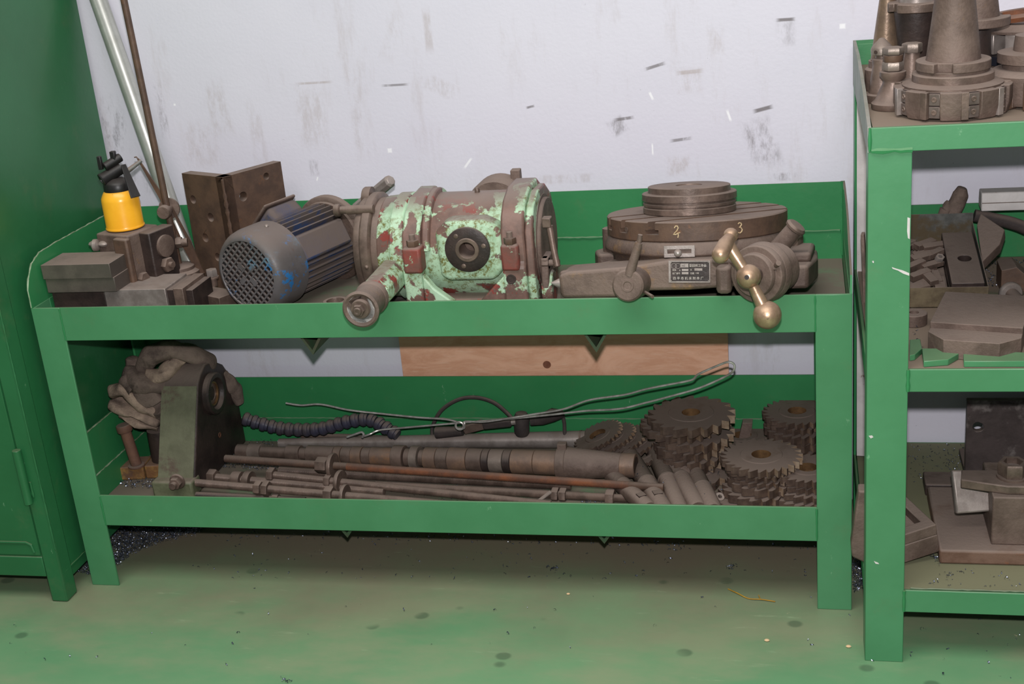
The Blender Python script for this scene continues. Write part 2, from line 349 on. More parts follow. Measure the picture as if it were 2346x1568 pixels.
def floormat():
    t = NT('green_epoxy_floor')
    col = t.mix(t.ramp(t.noise(2.2, 5, 0.6), 0.3, 0.7), lin((112, 152, 112)), lin((96, 143, 103)))
    a = t.ramp(t.noise(3.2, 7, 0.65, t.coord((0.7, 1.6, 1))), 0.38, 0.68); col = t.mix(t.math('MULTIPLY', a, 0.75), col, lin((138, 146, 116)))
    # trodden brown dust lying from the wall to about the front of the benches, with a ragged edge
    sep = t.n('ShaderNodeSeparateXYZ'); t.l(t.tc.outputs['Object'], sep.inputs[0])
    e = t.math('ADD', sep.outputs[1], t.math('MULTIPLY', t.math('SUBTRACT', t.noise(3.0, 5, 0.6), 0.5), 0.45))
    col = t.mix(t.math('MULTIPLY', t.ramp(e, -0.22, 0.24), 0.9), col, lin((122, 106, 92)))
    sp = t.n('ShaderNodeTexVoronoi'); sp.inputs['Scale'].default_value = 9; t.l(t.coord((1, 1.2, 1)), sp.inputs['Vector'])
    s2 = t.math('MULTIPLY', t.ramp(sp.outputs['Distance'], 0.16, 0.10), t.ramp(t.noise(2.4, 3, 0.5, t.coord(off=(5, 2, 0))), 0.50, 0.54)); col = t.mix(t.math('MULTIPLY', s2, 0.55), col, lin((62, 84, 64)))
    c = t.ramp(t.noise(38, 5, 0.7), 0.71, 0.73); col = t.mix(t.math('MULTIPLY', c, 0.7), col, lin((196, 182, 150)))
    sw = t.ramp(t.noise(26, 6, 0.75, t.coord((0.25, 1.6, 1), rot=(0, 0, 0.5))), 0.6, 0.75); col = t.mix(t.math('MULTIPLY', sw, 0.3), col, lin((178, 196, 160)))
    t.l(col, t.b.inputs['Base Color']); t.b.inputs['Roughness'].default_value = 0.42; t.b.inputs['Specular IOR Level'].default_value = 0.3
    t.bump(t.noise(24, 5, 0.6), 0.06, 0.003)
    return t.m
FLOOR = floormat()

# ------------------------------------------------------------------ the setting
YW = 0.43
o = MB().box((-3, YW, -0.05), (4.5, YW+0.1, 3.2)).build('wall_back', WALL, local=True, smooth=0); o['kind'] = 'structure'
o = MB().box((-3, -4.5, -0.05), (4.5, YW, 0.0)).build('floor', FLOOR, local=True, smooth=0); o['kind'] = 'structure'

# ------------------------------------------------------------------ workbench (two-tier tray bench of angle iron)
L, Wd, H, D, TK = 1.5, 0.0596, 0.5973, 0.388, 0.005
TF, LF = 0.541, 0.147      # tray floors (top faces)
h1, h1b = 0.2044, 0.1375
bench = thing('workbench', 'long green two-tier steel tray bench along the lavender wall', 'workbench', (L/2, D/2, 0))
def angle_leg(x, sx, y, sy, top, par, mat, w=Wd):
    mb = MB(); a = sorted((x, x+sx*w)); b = sorted((y, y+sy*TK)); mb.box((a[0], b[0], 0), (a[1], b[1], top))
    a = sorted((x, x+sx*TK)); b = sorted((y+sy*TK, y+sy*w)); mb.box((a[0], b[0], 0), (a[1], b[1], top))
    return mb.build('leg', mat, par, bevel=0.0012)
angle_leg(0, 1, 0, 1, H, bench, GREENF); angle_leg(L, -1, 0, 1, H, bench, GREENF)
angle_leg(0, 1, D, -1, 0.69, bench, GREEN); angle_leg(L, -1, D, -1, 0.69, bench, GREEN)
for zt, zb, tf in ((H, H-0.0663, TF), (h1, h1b, LF)):
    MB().box((Wd-0.001, 0.0008, zb), (L-Wd+0.001, TK, zt)).box((Wd, TK, zb), (L-Wd, Wd, zb+TK)).build('front_rail', GREENF, bench, bevel=0.001)
    MB().box((TK, D-TK-0.001, zb), (L-TK, D-TK+0.001, zt)).box((Wd, D-Wd, zb), (L-Wd, D-TK-0.001, zb+TK)).build('rear_rail', GREEN, bench, bevel=0.001)
    for x0, s in ((0, 1), (L, -1)):
        a = sorted((x0, x0+s*TK)); b = sorted((x0+s*TK, x0+s*Wd))
        MB().box((a[0], Wd, zb), (a[1], D-Wd, zt)).box((b[0], Wd, zb), (b[1], D-Wd, zb+TK)).build('side_rail', GREEN, bench, bevel=0.001)
    MB().box((TK+0.001, TK+0.001, tf-0.004), (L-TK-0.001, D-TK-0.001, tf)).build('tray_sheet', GREENT, bench, smooth=0)
RT, RL = 0.692, 0.301
MB().box((0.004, D-TK-0.003, H), (L-0.004, D-TK-0.0005, RT)).build('back_panel', GREEN, bench, smooth=0)
MB().box((0.004, D-TK-0.003, h1), (L-0.004, D-TK-0.0005, RL)).build('back_panel', GREEN, bench, smooth=0)
ep = [(0.0, H), (0.001, 0.632), (0.010, 0.652), (0.03, 0.676), (0.062, 0.688), (0.12, 0.6905), (D, 0.6905), (D, H)]
mYZ = lambda x: Matrix(((0, 0, 1, x), (1, 0, 0, 0), (0, 1, 0, 0), (0, 0, 0, 1)))
MB().prism(ep, 0.0005, 0.004, mYZ(0)).build('end_panel', GREEN, bench, smooth=0)
ep2 = [(0.0, H), (0.0, 0.63), (0.03, 0.638), (0.09, 0.652), (0.16, 0.678), (0.22, 0.688), (0.3, 0.6915), (D, 0.6915), (D, H)]
MB().prism(ep2, -0.004, -0.0005, mYZ(L)).build('end_panel', GREENT, bench, smooth=0)
for x in (0.0005, L-0.004):
    MB().box((x, Wd, h1), (x+0.0035, D, RL)).build('end_panel', GREEN, bench, smooth=0)
# weld seams between rails and sheets
def seam(pts, r=0.0022, par=None, mat=WELD):
    P = []
    for a, b in zip(pts[:-1], pts[1:]):
        k = max(2, int((V(b)-V(a)).length/0.008))
        P += [V(a).lerp(V(b), i/k)+V((0, 0, random.uniform(-.0006, .0006))) for i in range(k)]
    P.append(V(pts[-1]))
    return MB().tube(P, [r*random.uniform(0.6, 1.3) for _ in P], 6).build('weld_seam', mat, par)
seam([(0.01, D-TK-0.003, H), (L-0.01, D-TK-0.003, H)], 0.0018, bench, GREENT); seam([(0.01, D-TK-0.003, h1), (L-0.01, D-TK-0.003, h1)], 0.0018, bench, GREENT)
seam([(0.0045, Wd, h1), (0.0045, D-0.01, h1)], 0.0014, bench); seam([(0.0045, Wd, RL), (0.0045, D-0.01, RL)], 0.0014, bench)
seam([(0.002, 0.001, H+0.001)]+[(0.002, p[0], p[1]) for p in ep[1:-1]], 0.0017, bench)
seam([(L-0.0055, D-0.006, H-0.05), (L-0.0055, D-0.006, RT)], 0.003, bench, GREEN)
for x in (Wd, L-Wd):
    seam([(x, -0.0002, H-0.064), (x, -0.0002, H-0.002)], 0.0016, bench, GREEN); seam([(x, -0.0002, h1b+0.002), (x, -0.0002, h1-0.002)], 0.0018, bench, GREEN)
BEAR = grime('dark_green_bearer', (52, 78, 54), (74, 70, 56), 20, 0.6, 0, 0, bump=0.2)  # darker, browner green than the rest of the bench
# angle-iron bearers under the trays, apex down
for x, zt in ((0.538, TF-0.004), (1.066, TF-0.004), (0.553, LF-0.005), (1.056, LF-0.005)):
    s, sd = (0.050, 0.030) if zt > 0.3 else (0.036, 0.026)
    MB().prism([(-sd, 0), (0, -s), (sd, 0), (sd-0.005, 0), (0, -s+0.010), (-sd+0.005, 0)], 0.030, D-0.012,
               Matrix(((1, 0, 0, x), (0, 0, 1, 0), (0, 1, 0, zt), (0, 0, 0, 1)))).build('bearer', BEAR, bench, smooth=0)
MB().box((0.455, 0.015, TF-0.014), (0.53, 0.021, TF-0.0045)).build('weld_tab', GREEN, bench, bevel=0.001)

# plywood board standing behind the bench
pl = MB().box((aty(913, 775, .4).x, 0.400, 0.0), (aty(1667, 770, .4).x, 0.412, 0.53)).build('plywood_board', WOOD, smooth=0)
tag(pl, 'plain plywood board standing against the wall behind the bench', 'board')
k = aty(1253, 836, 0.3995)
kn = MB().lathe([(0.0001, 0), (0.008, 0), (0.0085, 0.0006), (0.0078, 0.0012), (0.006, 0.0008), (0.0035, 0.0012), (0.0001, 0.001)], 18, fr((k.x, 0.4002, k.z), (0, -1, 0))).build('wood_knot', grime('knot', (140, 90, 66), (112, 66, 48), 60, 0.7, 0, 0, bump=0.3), pl)
kn['label'] = 'dark round knot'

# ------------------------------------------------------------------ green cabinet at the left
XC, YC = -0.017, -0.068
cab = thing('steel_cabinet', 'tall dark green steel cabinet left of the bench', 'cabinet', (-0.4, 0.15, 0))
MB().box((-0.80, YC+0.004, 0.06), (XC-0.002, 0.415, 1.9)).build('body', GREENC, cab, bevel=0.003)
for x0, x1 in ((XC-0.036, XC), (-0.82, -0.784)):
    MB().box((x0, YC, 0), (x1, YC+0.040, 1.9)).build('leg', GREENC, cab, bevel=0.004)
MB().box((XC-0.036, 0.37, 0), (XC, 0.41, 0.08)).build('leg', GREENC, cab, bevel=0.003)
MB().box((-0.784, YC, 0.057), (XC-0.035, YC+0.03, 0.101)).build('bottom_rail', GREENC, cab, bevel=0.002)
MB().box((XC-0.03, YC+0.04, 0.038), (XC-0.003, 0.37, 0.062)).build('side_rail', GREENC, cab, bevel=0.002)
door = MB().box((-0.76, YC+0.001, 0.104), (XC-0.0375, YC+0.02, 1.85)).build('door', GREENC, cab, bevel=0.002)
bead = [V((-0.74, YC, 0.1335)), V((XC-0.062, YC, 0.1335)), V((XC-0.052, YC, 0.128)), V((XC-0.049, YC, 0.112))]
MB().tube(bead, 0.0028, 8).build('door_bead', GREENC, door)
ha, hb = aty(37, 1032, YC-0.006), aty(62, 1155, YC-0.006)
hg = MB().cyl((ha.x, ha.y, ha.z), (ha.x, ha.y, hb.z), 0.0085, n=16).build('hinge', GREENC, door, bevel=0.001)
seam([(ha.x+0.010, YC-0.001, ha.z-0.07), (ha.x+0.010, YC-0.001, hb.z+0.012)], 0.003, hg, GREENC)
seam([(XC-0.0005, YC-0.0005, 0.12), (XC-0.0005, YC-0.0005, 0.7)], 0.0022, cab, GREENC)
seam([(XC-0.001, YC+0.004, 0.062), (XC-0.001, 0.36, 0.062)], 0.0014, cab, GREENC)

# ------------------------------------------------------------------ green rack at the right
XR, YR, YB, WR = 1.516, -0.156, 0.42, 0.0613
R1, R2, R3 = 0.9021, 0.526, 0.1374
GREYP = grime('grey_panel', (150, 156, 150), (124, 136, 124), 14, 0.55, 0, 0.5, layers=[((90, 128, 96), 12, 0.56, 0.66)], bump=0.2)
GREENB = green('green_shelf_dusty', c1=(86, 108, 80), c2=(78, 98, 72), dust=0.98, dustc=lin((126, 110, 96)))
rack = thing('storage_rack', 'green three-tier steel storage rack at the right with chipped paint', 'rack', (1.95, 0.13, 0))
XE = 2.35
angle_leg(XR, 1, YR, 1, R1-0.02, rack, GREENF, WR); angle_leg(XR, 1, YB, -1, 0.94, rack, GREEN, WR)
angle_leg(XE, -1, YR, 1, R1-0.02, rack, GREEN, WR); angle_leg(XE, -1, YB, -1, 0.94, rack, GREEN, WR)
for i, (zt, zb) in enumerate(((R1, 0.866), (R2, 0.4884), (R3, 0.0964))):
    x0 = XR if i == 0 else XR+WR-0.002
    MB().box((x0, YR-0.0008 if i == 0 else YR+0.001, zb), (XE, YR+TK, zt)).box((XR+TK, YR+TK, zt-0.009), (XE-TK, YR+0.04, zt-0.0045)).build('front_rail', GREENF, rack, bevel=0.0012)
    MB().box((XR+TK, YB-TK, zb), (XE-TK, YB, zt-0.0005)).build('rear_rail', GREEN, rack, bevel=0.001)
    MB().box((XR, YR+WR, zb), (XR+TK, YB-WR, zt-0.0005)).build('side_rail', GREEN, rack, bevel=0.001)
    MB().box((XR+TK+0.001, YR+TK+0.0005, zt-0.004), (XE-TK-0.001, YB-TK-0.001, zt)).build('shelf_sheet', GREENR if i == 2 else GREENB, rack, smooth=0)
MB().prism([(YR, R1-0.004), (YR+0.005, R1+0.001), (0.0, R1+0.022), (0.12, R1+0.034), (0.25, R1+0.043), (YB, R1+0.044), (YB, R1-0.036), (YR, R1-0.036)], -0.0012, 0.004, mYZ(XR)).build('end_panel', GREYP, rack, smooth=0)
MB().box((XR+0.004, YB-0.004, R1), (XE, YB, R1+0.044)).build('back_panel', GREEN, rack, smooth=0)
MB().box((XR+0.004, YB-0.004, R2), (XE, YB, 0.632)).build('back_panel', GREEN, rack, smooth=0)
seam([(XR+0.004, YR-0.001, 0.868), (XR+WR, YR-0.001, 0.868)], 0.004, rack, GREEN); seam([(XR+WR, YR, 0.49), (XR+WR, YR, R2)], 0.003, rack, GREEN); seam([(XR+WR, YR, 0.098), (XR+WR, YR, R3)], 0.0035, rack, GREEN)
seam([(XR+0.002, YR-0.001, 0.868), (XR+0.002, YR-0.001, R1)], 0.0025, rack, GREEN)
seam([(XR+WR+0.01, YR+0.006, R3+0.001), (XE-0.1, YR+0.006, R3+0.001)], 0.002, rack, GREENR)
# chipped paint flakes showing white on the front leg
def flake(px, py, pts):
    P = [atp(px+a, py+b, V((0, YR-0.0001, 0)), V((0, 1, 0))) for a, b in pts]
    mb = MB(); n = len(P); mb.add([(p.x, YR-0.0001, p.z) for p in P]+[(p.x, YR-0.0006, p.z) for p in P], [tuple(range(n)), tuple(range(2*n-1, n-1, -1))]+[(i, (i+1) % n, n+(i+1) % n, n+i) for i in range(n)])
    f = mb.build('paint_chip', WHITEP, rack, smooth=0); f['label'] = 'bare white patch in green paint'
flake(2083, 520, [(-4, -22), (2, -20), (1, 28), (-3, 26), (-5, 10)])
flake(2065, 620, [(-22, -8), (-14, -5), (4, 0), (18, 6), (18, 12), (4, 7), (-8, 0), (-20, -4)])
flake(1995, 1002, [(-5, -3), (3, -4), (6, 0), (0, 3)]); flake(2008, 1290, [(-6, -4), (4, 0), (6, 3), (-2, 2)]); flake(2000, 600, [(-2, -2), (2, -2), (2, 3), (-1, 2)])

# ================================================================== TOP TRAY
# ------------------------------------------------------------------ rotary table, front resting on the rim so that it leans back
tl = math.radians(8.6)
RM = Matrix.Translation((1.235, 0.19, 0.5695)) @ Matrix.Rotation(-tl, 4, 'X')
rt = thing('rotary_table', 'dusty brown rotary table with slotted round top and bronze crank handle', 'rotary table', m=RM)
def LB(name, mb, mat, par=None, **k):           # build from local coordinates of the tilted table
    return mb.build(name, mat, par or rt, local=True, **k)
CASTR = grime('stained_cast_iron', (110, 93, 83), (84, 69, 61), 12, 0.6, 0.15, 0.85, layers=[((126, 98, 64), 14, 0.54, 0.68), ((70, 56, 48), 20, 0.60, 0.72)], bump=0.6, bscale=150)
base = MB()
base.lathe([(0.14, 0.006), (0.150, 0.012), (0.152, 0.052), (0.158, 0.060), (0.166, 0.064), (0.166, 0.072), (0.157, 0.087), (0.1, 0.087)], 64)
LB('base', base, CASTR, bevel=0.002)
# front apron carrying the name plate, sloping down to the left arm
ap = [(-0.220, 0.004), (-0.222, 0.040), (-0.205, 0.046), (-0.10, 0.052), (-0.03, 0.062), (0.06, 0.062), (0.10, 0.058), (0.10, 0.016), (0.0, 0.010), (-0.08, 0.010), (-0.10, 0.000), (-0.215, 0.000)]
mXZ = lambda y: Matrix(((1, 0, 0, 0), (0, 0, -1, y), (0, 1, 0, 0), (0, 0, 0, 1)))
LB('front_apron', MB().prism(ap, 0.0, 0.085, mXZ(-0.105)), CASTR, bevel=0.006, segs=3)
LB('side_arm', MB().prism([(-0.226, -0.17), (-0.20, -0.185), (-0.12, -0.17), (-0.09, -0.06), (-0.13, 0.0), (-0.16, -0.07)], 0.0, 0.045), CAST, bevel=0.006)
LB('foot', MB().prism([(0.10, -0.14), (0.195, -0.14), (0.212, -0.04), (0.212, 0.05), (0.10, 0.07)], 0.0, 0.040).prism([(0.10, -0.10), (0.20, -0.10), (0.208, 0.02), (0.10, 0.05)], 0.038, 0.056), CAST, bevel=0.006)
LB('foot', MB().prism([(-0.10, 0.02), (-0.185, 0.02), (-0.20, 0.08), (-0.185, 0.12), (-0.10, 0.12)], 0.0, 0.045), CAST, bevel=0.006)
# worm housing hump on the right
ax = V((0.45, 0.89, 0.02)).normalized()
HC = RM.inverted() @ aty(1733, 629, -0.030)
hm = lambda d=0.0: fr(HC + ax*d, ax)
LB('worm_housing', MB().lathe([(0.030, 0.008), (0.047, 0.012), (0.0495, 0.020), (0.050, 0.030), (0.040, 0.034), (0.042, 0.070), (0.03, 0.078)], 36, hm()), CAST, bevel=0.002)
dial = LB('graduated_dial', MB().lathe([(0.012, -0.013), (0.034, -0.013), (0.036, -0.010), (0.036, -0.002), (0.046, -0.002), (0.0475, 0.0), (0.0475, 0.012), (0.044, 0.014), (0.012, 0.014)], 48, hm()), CAST, bevel=0.0008)
LB('dial_screw', MB().cyl(HC+V((0.030, -0.012, 0.014)), HC+V((0.036, -0.028, 0.022)), 0.0045, n=12).hexn(HC+V((0.028, -0.014, 0.013)), V((0.4, -0.8, 0.35)), 0.011, 0.006), STEEL, dial)
LB('clamp_lug', MB().cbox((HC.x-0.054, HC.y+0.045, HC.z-0.012), (0.026, 0.05, 0.048)), CAST, bevel=0.008)
# crank with three balls
iv = RM.inverted()
hub, low, up = iv @ aty(1715, 634, -0.10), iv @ aty(1758, 722, -0.112), iv @ aty(1668, 562, -0.085)
crank = LB('crank_handle', MB().tube([hub, hub.lerp(low, .3), hub.lerp(low, .65), low], [0.0095, 0.0085, 0.0105, 0.012], 16).tube([hub, hub.lerp(up, .35), hub.lerp(up, .75), up], [0.0095, 0.009, 0.0105, 0.011], 16).ball(hub, 0.0195, 24).ball(low, 0.0225, 28).ball(up+V((0.004, 0.012, 0.014)), 0.012, 18), BRASS)
LB('grip_knob', MB().tube([up+V((0.004, 0.010, 0.012)), up+V((-0.004, -0.012, 0.002)), up+V((-0.010, -0.032, -0.010))], [0.009, 0.0125, 0.014], 16).ball(up+V((-0.010, -0.032, -0.010)), 0.0140, 18), BRASS, crank)
LB('hub_bore', MB().cyl(hub+V((-0.002, -0.0188, 0.002)), hub+V((-0.002, -0.0200, 0.002)), 0.0038, n=12), DARK, crank)
LB('spindle', MB().cyl(hub+V((0, 0.006, 0)), HC, 0.014, n=20), STEEL)
# lever boss at the left
bc = iv @ aty(1437, 655, -0.040)
lv = LB('clamp_boss', MB().lathe([(0.0001, 0.0015), (0.006, 0.0015), (0.007, 0), (0.0105, 0), (0.011, 0.001), (0.024, 0.001), (0.027, 0.004), (0.027, 0.06)], 36, fr(bc, (0.15, 0.98, -0.05))), CAST)
l0, l1 = iv @ aty(1442, 630, -0.030), iv @ aty(1464, 556, -0.030)
l2 = iv @ aty(1467, 538, -0.030)
LB('clamp_lever', MB().tube([l0, l1], [0.009, 0.0062], 14).tube([l1, l2], [0.0042, 0.004], 12), CAST, lv)
LB('boss_pin', MB().cyl(bc+V((0.026, 0.018, -0.014)), bc+V((0.042, -0.006, -0.018)), 0.003, n=10), STEEL, lv)
LB('centre_point', MB().lathe([(0.009, 0), (0.008, 0.006), (0.001, 0.018)], 16, fr((-0.222, -0.165, 0.022), (-1, -0.2, 0.1))), BRIGHT)
# oiler on the right and round lug at the back left
p0, p1 = V((0.125, -0.10, 0.040)), V((0.172, -0.115, 0.098))
oi = LB('oiler_neck', MB().tube([p0, p0.lerp(p1, .5), p1], [0.021, 0.016, 0.0145], 20), CAST)
LB('oiler_cap', MB().lathe([(0.014, 0), (0.018, 0.002), (0.0185, 0.006), (0.015, 0.010), (0.0001, 0.011)], 24, fr(p1, p1-p0)), STEEL, oi)
LB('rear_boss', MB().lathe([(0.026, 0.02), (0.026, 0.088), (0.022, 0.090), (0.012, 0.090), (0.012, 0.07)], 24, Matrix.Translation((-0.155, 0.06, 0))), CAST)
LB('neck_web', MB().prism([(0.10, 0.02), (0.175, -0.02), (0.19, 0.03), (0.12, 0.09)], 0.03, 0.078), CAST, bevel=0.01)
# sight plate with pin above the name plate
sp = iv @ aty(1556, 577, 0.03)
fy = -0.1935
sm = Matrix(((1, 0, 0, sp.x), (0, 0, -1, -0.1665), (0, 1, 0, sp.z), (0, 0, 0, 1)))
sgt = LB('stop_plate', MB().plate([(-0.026, -0.010), (0.026, -0.010), (0.026, 0.010), (-0.026, 0.010)], [[(-0.02, -0.0035), (-0.02, 0.0035), (0.02, 0.0035), (0.02, -0.0035)]], 0.0, 0.004, sm), BRIGHT, bevel=0.0005)
LB('stop_pin', MB().tube([V((sp.x-0.002, -0.165, sp.z-0.002)), V((sp.x-0.002, -0.176, sp.z-0.002))], 0.004, 12).ball((sp.x-0.002, -0.176, sp.z-0.002), 0.0068, 16), BRIGHT, sgt)
# the slotted table disc
disc = LB('table_disc', MB().lathe([(0.0001, 0.0865), (0.158, 0.0865), (0.1605, 0.089), (0.1605, 0.1195), (0.1585, 0.1215), (0.0001, 0.1215)], 96), BROWN)
cc = MB(); a = math.radians(32.5)
for off in (-0.030, 0.027, 0.088):
    m = Matrix.Rotation(a, 4, 'Z') @ Matrix.Translation((0, -off+0.0, 0))
    for rng in ((-0.2, 0.2),):
        cc.prism([(-0.006, 0.0), (-0.006, 0.014), (-0.0115, 0.014), (-0.0115, 0.022), (0.0115, 0.022), (0.0115, 0.014), (0.006, 0.014), (0.006, -0.01), (-0.006, -0.01)], -0.2, 0.2,
                 RM @ m @ Matrix(((0, 0, 1, 0), (1, 0, 0, 0), (0, -1, 0, 0.1215), (0, 0, 0, 1))))
cut(disc, cc)
LB('disc_screw', MB().lathe([(0.004, 0), (0.0045, 0.0015), (0.003, 0.002), (0.0001, 0.001)], 14, fr((-0.1115, -0.1152, 0.106), (-0.7, -0.715, 0))), STEEL, disc)
# chalk numerals on the rim
CHALK = grime('chalk_marks', (196, 176, 140), (176, 152, 118), 80, 0.9, 0, 0.0, bump=0)
def chalk(name, px, strokes, k=0.0011):
    c = iv @ aty(px, 520, 0.04); th = math.atan2(-math.sqrt(max(0.1605**2-c.x**2, 1e-6)), c.x)
    mb = MB()
    for st in strokes:
        P = []
        for u, v in st:
            t = th+u*k/0.1605*1.0; P.append(V((0.1609*math.cos(t), 0.1609*math.sin(t), 0.104+v*k)))
        mb.tube(P, 0.0011, 6)
    n = LB(name, mb, CHALK, disc); n['label'] = 'chalked figure on the rim'
chalk('chalk_two', 1551, [[(-5, 7), (-3, 10), (0, 10), (1, 7), (-1, 3), (-5, -1), (-7, -3), (-3, -3), (1, -1), (4, 0)], [(0, 0), (1, -4), (0, -8)]])
chalk('chalk_three', 1694, [[(-4, 8), (-2, 10), (1, 9), (2, 7), (0, 4), (-2, 3), (1, 2), (3, -1), (2, -4), (-1, -6), (-4, -5)]])
# name plate
pc = iv @ aty(1578, 625, -0.0045)
PM = Matrix(((1, 0, 0, pc.x), (0, 0, -1, -0.1903), (0, 1, 0, pc.z), (0, 0, 0, 1))) @ Matrix.Rotation(math.radians(-1.2), 4, 'Z')
pw, ph = 0.0345, 0.0185
npl = LB('name_plate', MB().box((-pw, -ph, 0), (pw, ph, 0.0012), PM), DARK)
LB('plate_rim', MB().plate([(-pw, -ph), (pw, -ph), (pw, ph), (-pw, ph)], [[(-pw+.0035, -ph+.002), (pw-.0015, -ph+.002), (pw-.0015, ph-.002), (-pw+.0035, ph-.002)]], 0.0011, 0.0019, PM), BRIGHT, npl)
for x in (-pw+.0042, pw-.003):
    for y in (-ph+.0032, ph-.0034): LB('rivet', MB().ball((x, y, 0.0014), 0.0011, 8, m=PM), BRIGHT, npl)

fld = MB()
for x0, y0, x1, y1 in ((-0.0145, 0.0070, -0.0015, 0.0135), (-0.0125, 0.0010, -0.0015, 0.0045), (0.0085, 0.0015, 0.0215, 0.0055), (-0.0125, -0.0045, -0.0015, -0.0008)): fld.box((x0, y0, 0.0011), (x1, y1, 0.0015), PM)
LB('stamp_fields', fld, BRIGHT, npl)
lg = MB()
for cx in (-0.0255, -0.0190):
    lg.lathe([(0.0042, 0.0012), (0.0047, 0.0012), (0.0047, 0.0016), (0.0042, 0.0016)], 24, PM @ Matrix.Translation((cx, 0.0095, 0)), closed=True)
LB('plate_emblem', lg, BRIGHT, npl)
def text(name, s, x, y, size, mat, par, m, z=0.0012, th=0.0002, sx=1.0):
    cu = bpy.data.curves.new(name, 'FONT'); cu.body = s; cu.size = size; cu.extrude = th; cu.resolution_u = 2
    ob = bpy.data.objects.new(name, cu); COL.objects.link(ob); bpy.context.view_layer.update()
    dg = bpy.context.evaluated_depsgraph_get(); me = bpy.data.meshes.new_from_object(ob.evaluated_get(dg))
    bpy.data.objects.remove(ob); me.name = name
    me.transform(m @ Matrix.Translation((x, y, z)) @ Matrix.Diagonal((sx, 1, 1, 1)))
    me.materials.clear(); me.materials.append(mat)
    q = bpy.data.objects.new(name, me); COL.objects.link(q); q.parent = par; return q
INK = grime('plate_lettering', (200, 192, 184), (180, 170, 160), 60, 0.5, 0.3, 0, bump=0)
for s, x, y, z, mt, dz in (('HS', -0.0125, 0.0083, 0.0052, DARK, 0.0015), ('型回转工作台', -0.0002, 0.0082, 0.0052, INK, 0.0012), ('规格', -0.0285, 0.0013, 0.0036, INK, 0.0012), ('φ', -0.0170, 0.0013, 0.0036, INK, 0.0012),
                       ('X', 0.0015, 0.0015, 0.0042, INK, 0.0012), ('出厂编号', -0.0285, -0.0044, 0.0036, INK, 0.0012), ('日期', 0.0015, -0.0044, 0.0036, INK, 0.0012), ('198', 0.0102, -0.0042, 0.0040, INK, 0.0012),
                       ('四 平 市 机 床 附 件 厂', -0.0275, -0.0135, 0.0056, INK, 0.0012)):
    text('plate_lettering', s, x, y, z, mt, npl, PM, dz, 0.0002, 0.92)

# back plate lying on the rotary table
CM = RM @ Matrix.Translation((-0.012, 0.0, 0.1216))
bp = MB().lathe([(0.0001, 0), (0.0815, 0), (0.083, 0.0015), (0.083, 0.0105), (0.0812, 0.0115), (0.0812, 0.0135), (0.083, 0.0145), (0.083, 0.0185), (0.0800, 0.0195), (0.0800, 0.0225), (0.0845, 0.0235), (0.0845, 0.0345), (0.083, 0.0360), (0.0735, 0.0365), (0.0735, 0.0465), (0.0720, 0.0475), (0.024, 0.0475), (0.0235, 0.0455), (0.0001, 0.0455)], 72, CM).build('chuck_back_plate', STEEL)
tag(bp, 'stepped round steel plate lying on top of the rotary table', 'machine part')

# ------------------------------------------------------------------ dividing head
dh = thing('dividing_head', 'dividing head with peeling mint green paint over red primer', 'dividing head', (0.80, 0.17, TF))
cx0, cyy, czz = 0.80, 0.175, 0.650
mX = lambda x=0.0: Matrix(((0, 0, 1, x), (1, 0, 0, cyy), (0, 1, 0, czz), (0, 0, 0, 1)))     # local z -> world x
body = MB()
body.lathe([(0.085, 0.664), (0.094, 0.668), (0.096, 0.690), (0.100, 0.695), (0.100, 0.716), (0.093, 0.722), (0.093, 0.758), (0.0975, 0.768), (0.0975, 0.905), (0.094, 0.910), (0.094, 0.945)], 72, mX())
dbody = body.build('drum', MINT, dh, bevel=0.002)
# housing sides that carry the drum
mYZx = lambda x0: Matrix(((0, 0, 1, x0), (1, 0, 0, 0), (0, 1, 0, 0), (0, 0, 0, 1)))
prof = [(0.052, TF+0.0005), (0.052, 0.640), (0.062, 0.645), (0.062, 0.672), (0.068, 0.70), (0.098, 0.732), (0.135, 0.751), (0.215, 0.753), (0.262, 0.73), (0.285, 0.68), (0.30, TF+0.0005)]
MB().prism(prof, 0, 0.034, mYZx(0.722)).build('left_yoke', MINT, dh, bevel=0.004)
prof2 = [(0.052, TF+0.0005), (0.052, 0.640), (0.060, 0.645), (0.060, 0.70), (0.073, 0.728), (0.10, 0.750), (0.145, 0.763), (0.215, 0.761), (0.262, 0.735), (0.288, 0.69), (0.30, TF+0.0005)]
MB().prism(prof2, 0, 0.042, mYZx(0.905)).build('right_yoke', MINTB, dh, bevel=0.004)
MB().lathe([(0.092, 0), (0.1065, 0.004), (0.1065, 0.016), (0.092, 0.020)], 40, mX(0.752), a0=math.radians(20), arc=math.radians(150)).build('strap_rib', MINT, dh, bevel=0.003)
MB().box((0.755, 0.075, TF+0.0005), (0.907, 0.29, 0.575)).build('bed', MINTB, dh, bevel=0.004)
MB().prism([(0, 0), (0.055, 0), (0.02, 0.028), (0, 0.055)], -0.02, 0.0, Matrix(((1, 0, 0, 0.756), (0, 0, 1, 0.075), (0, 1, 0, 0.574), (0, 0, 0, 1)))).build('bed_web', MINT, dh, bevel=0.003)
MB().prism([(0, 0), (-0.05, 0), (-0.03, 0.02), (0, 0.05)], -0.02, 0.0, Matrix(((1, 0, 0, 0.906), (0, 0, 1, 0.075), (0, 1, 0, 0.574), (0, 0, 0, 1)))).build('bed_web', MINTB, dh, bevel=0.003)
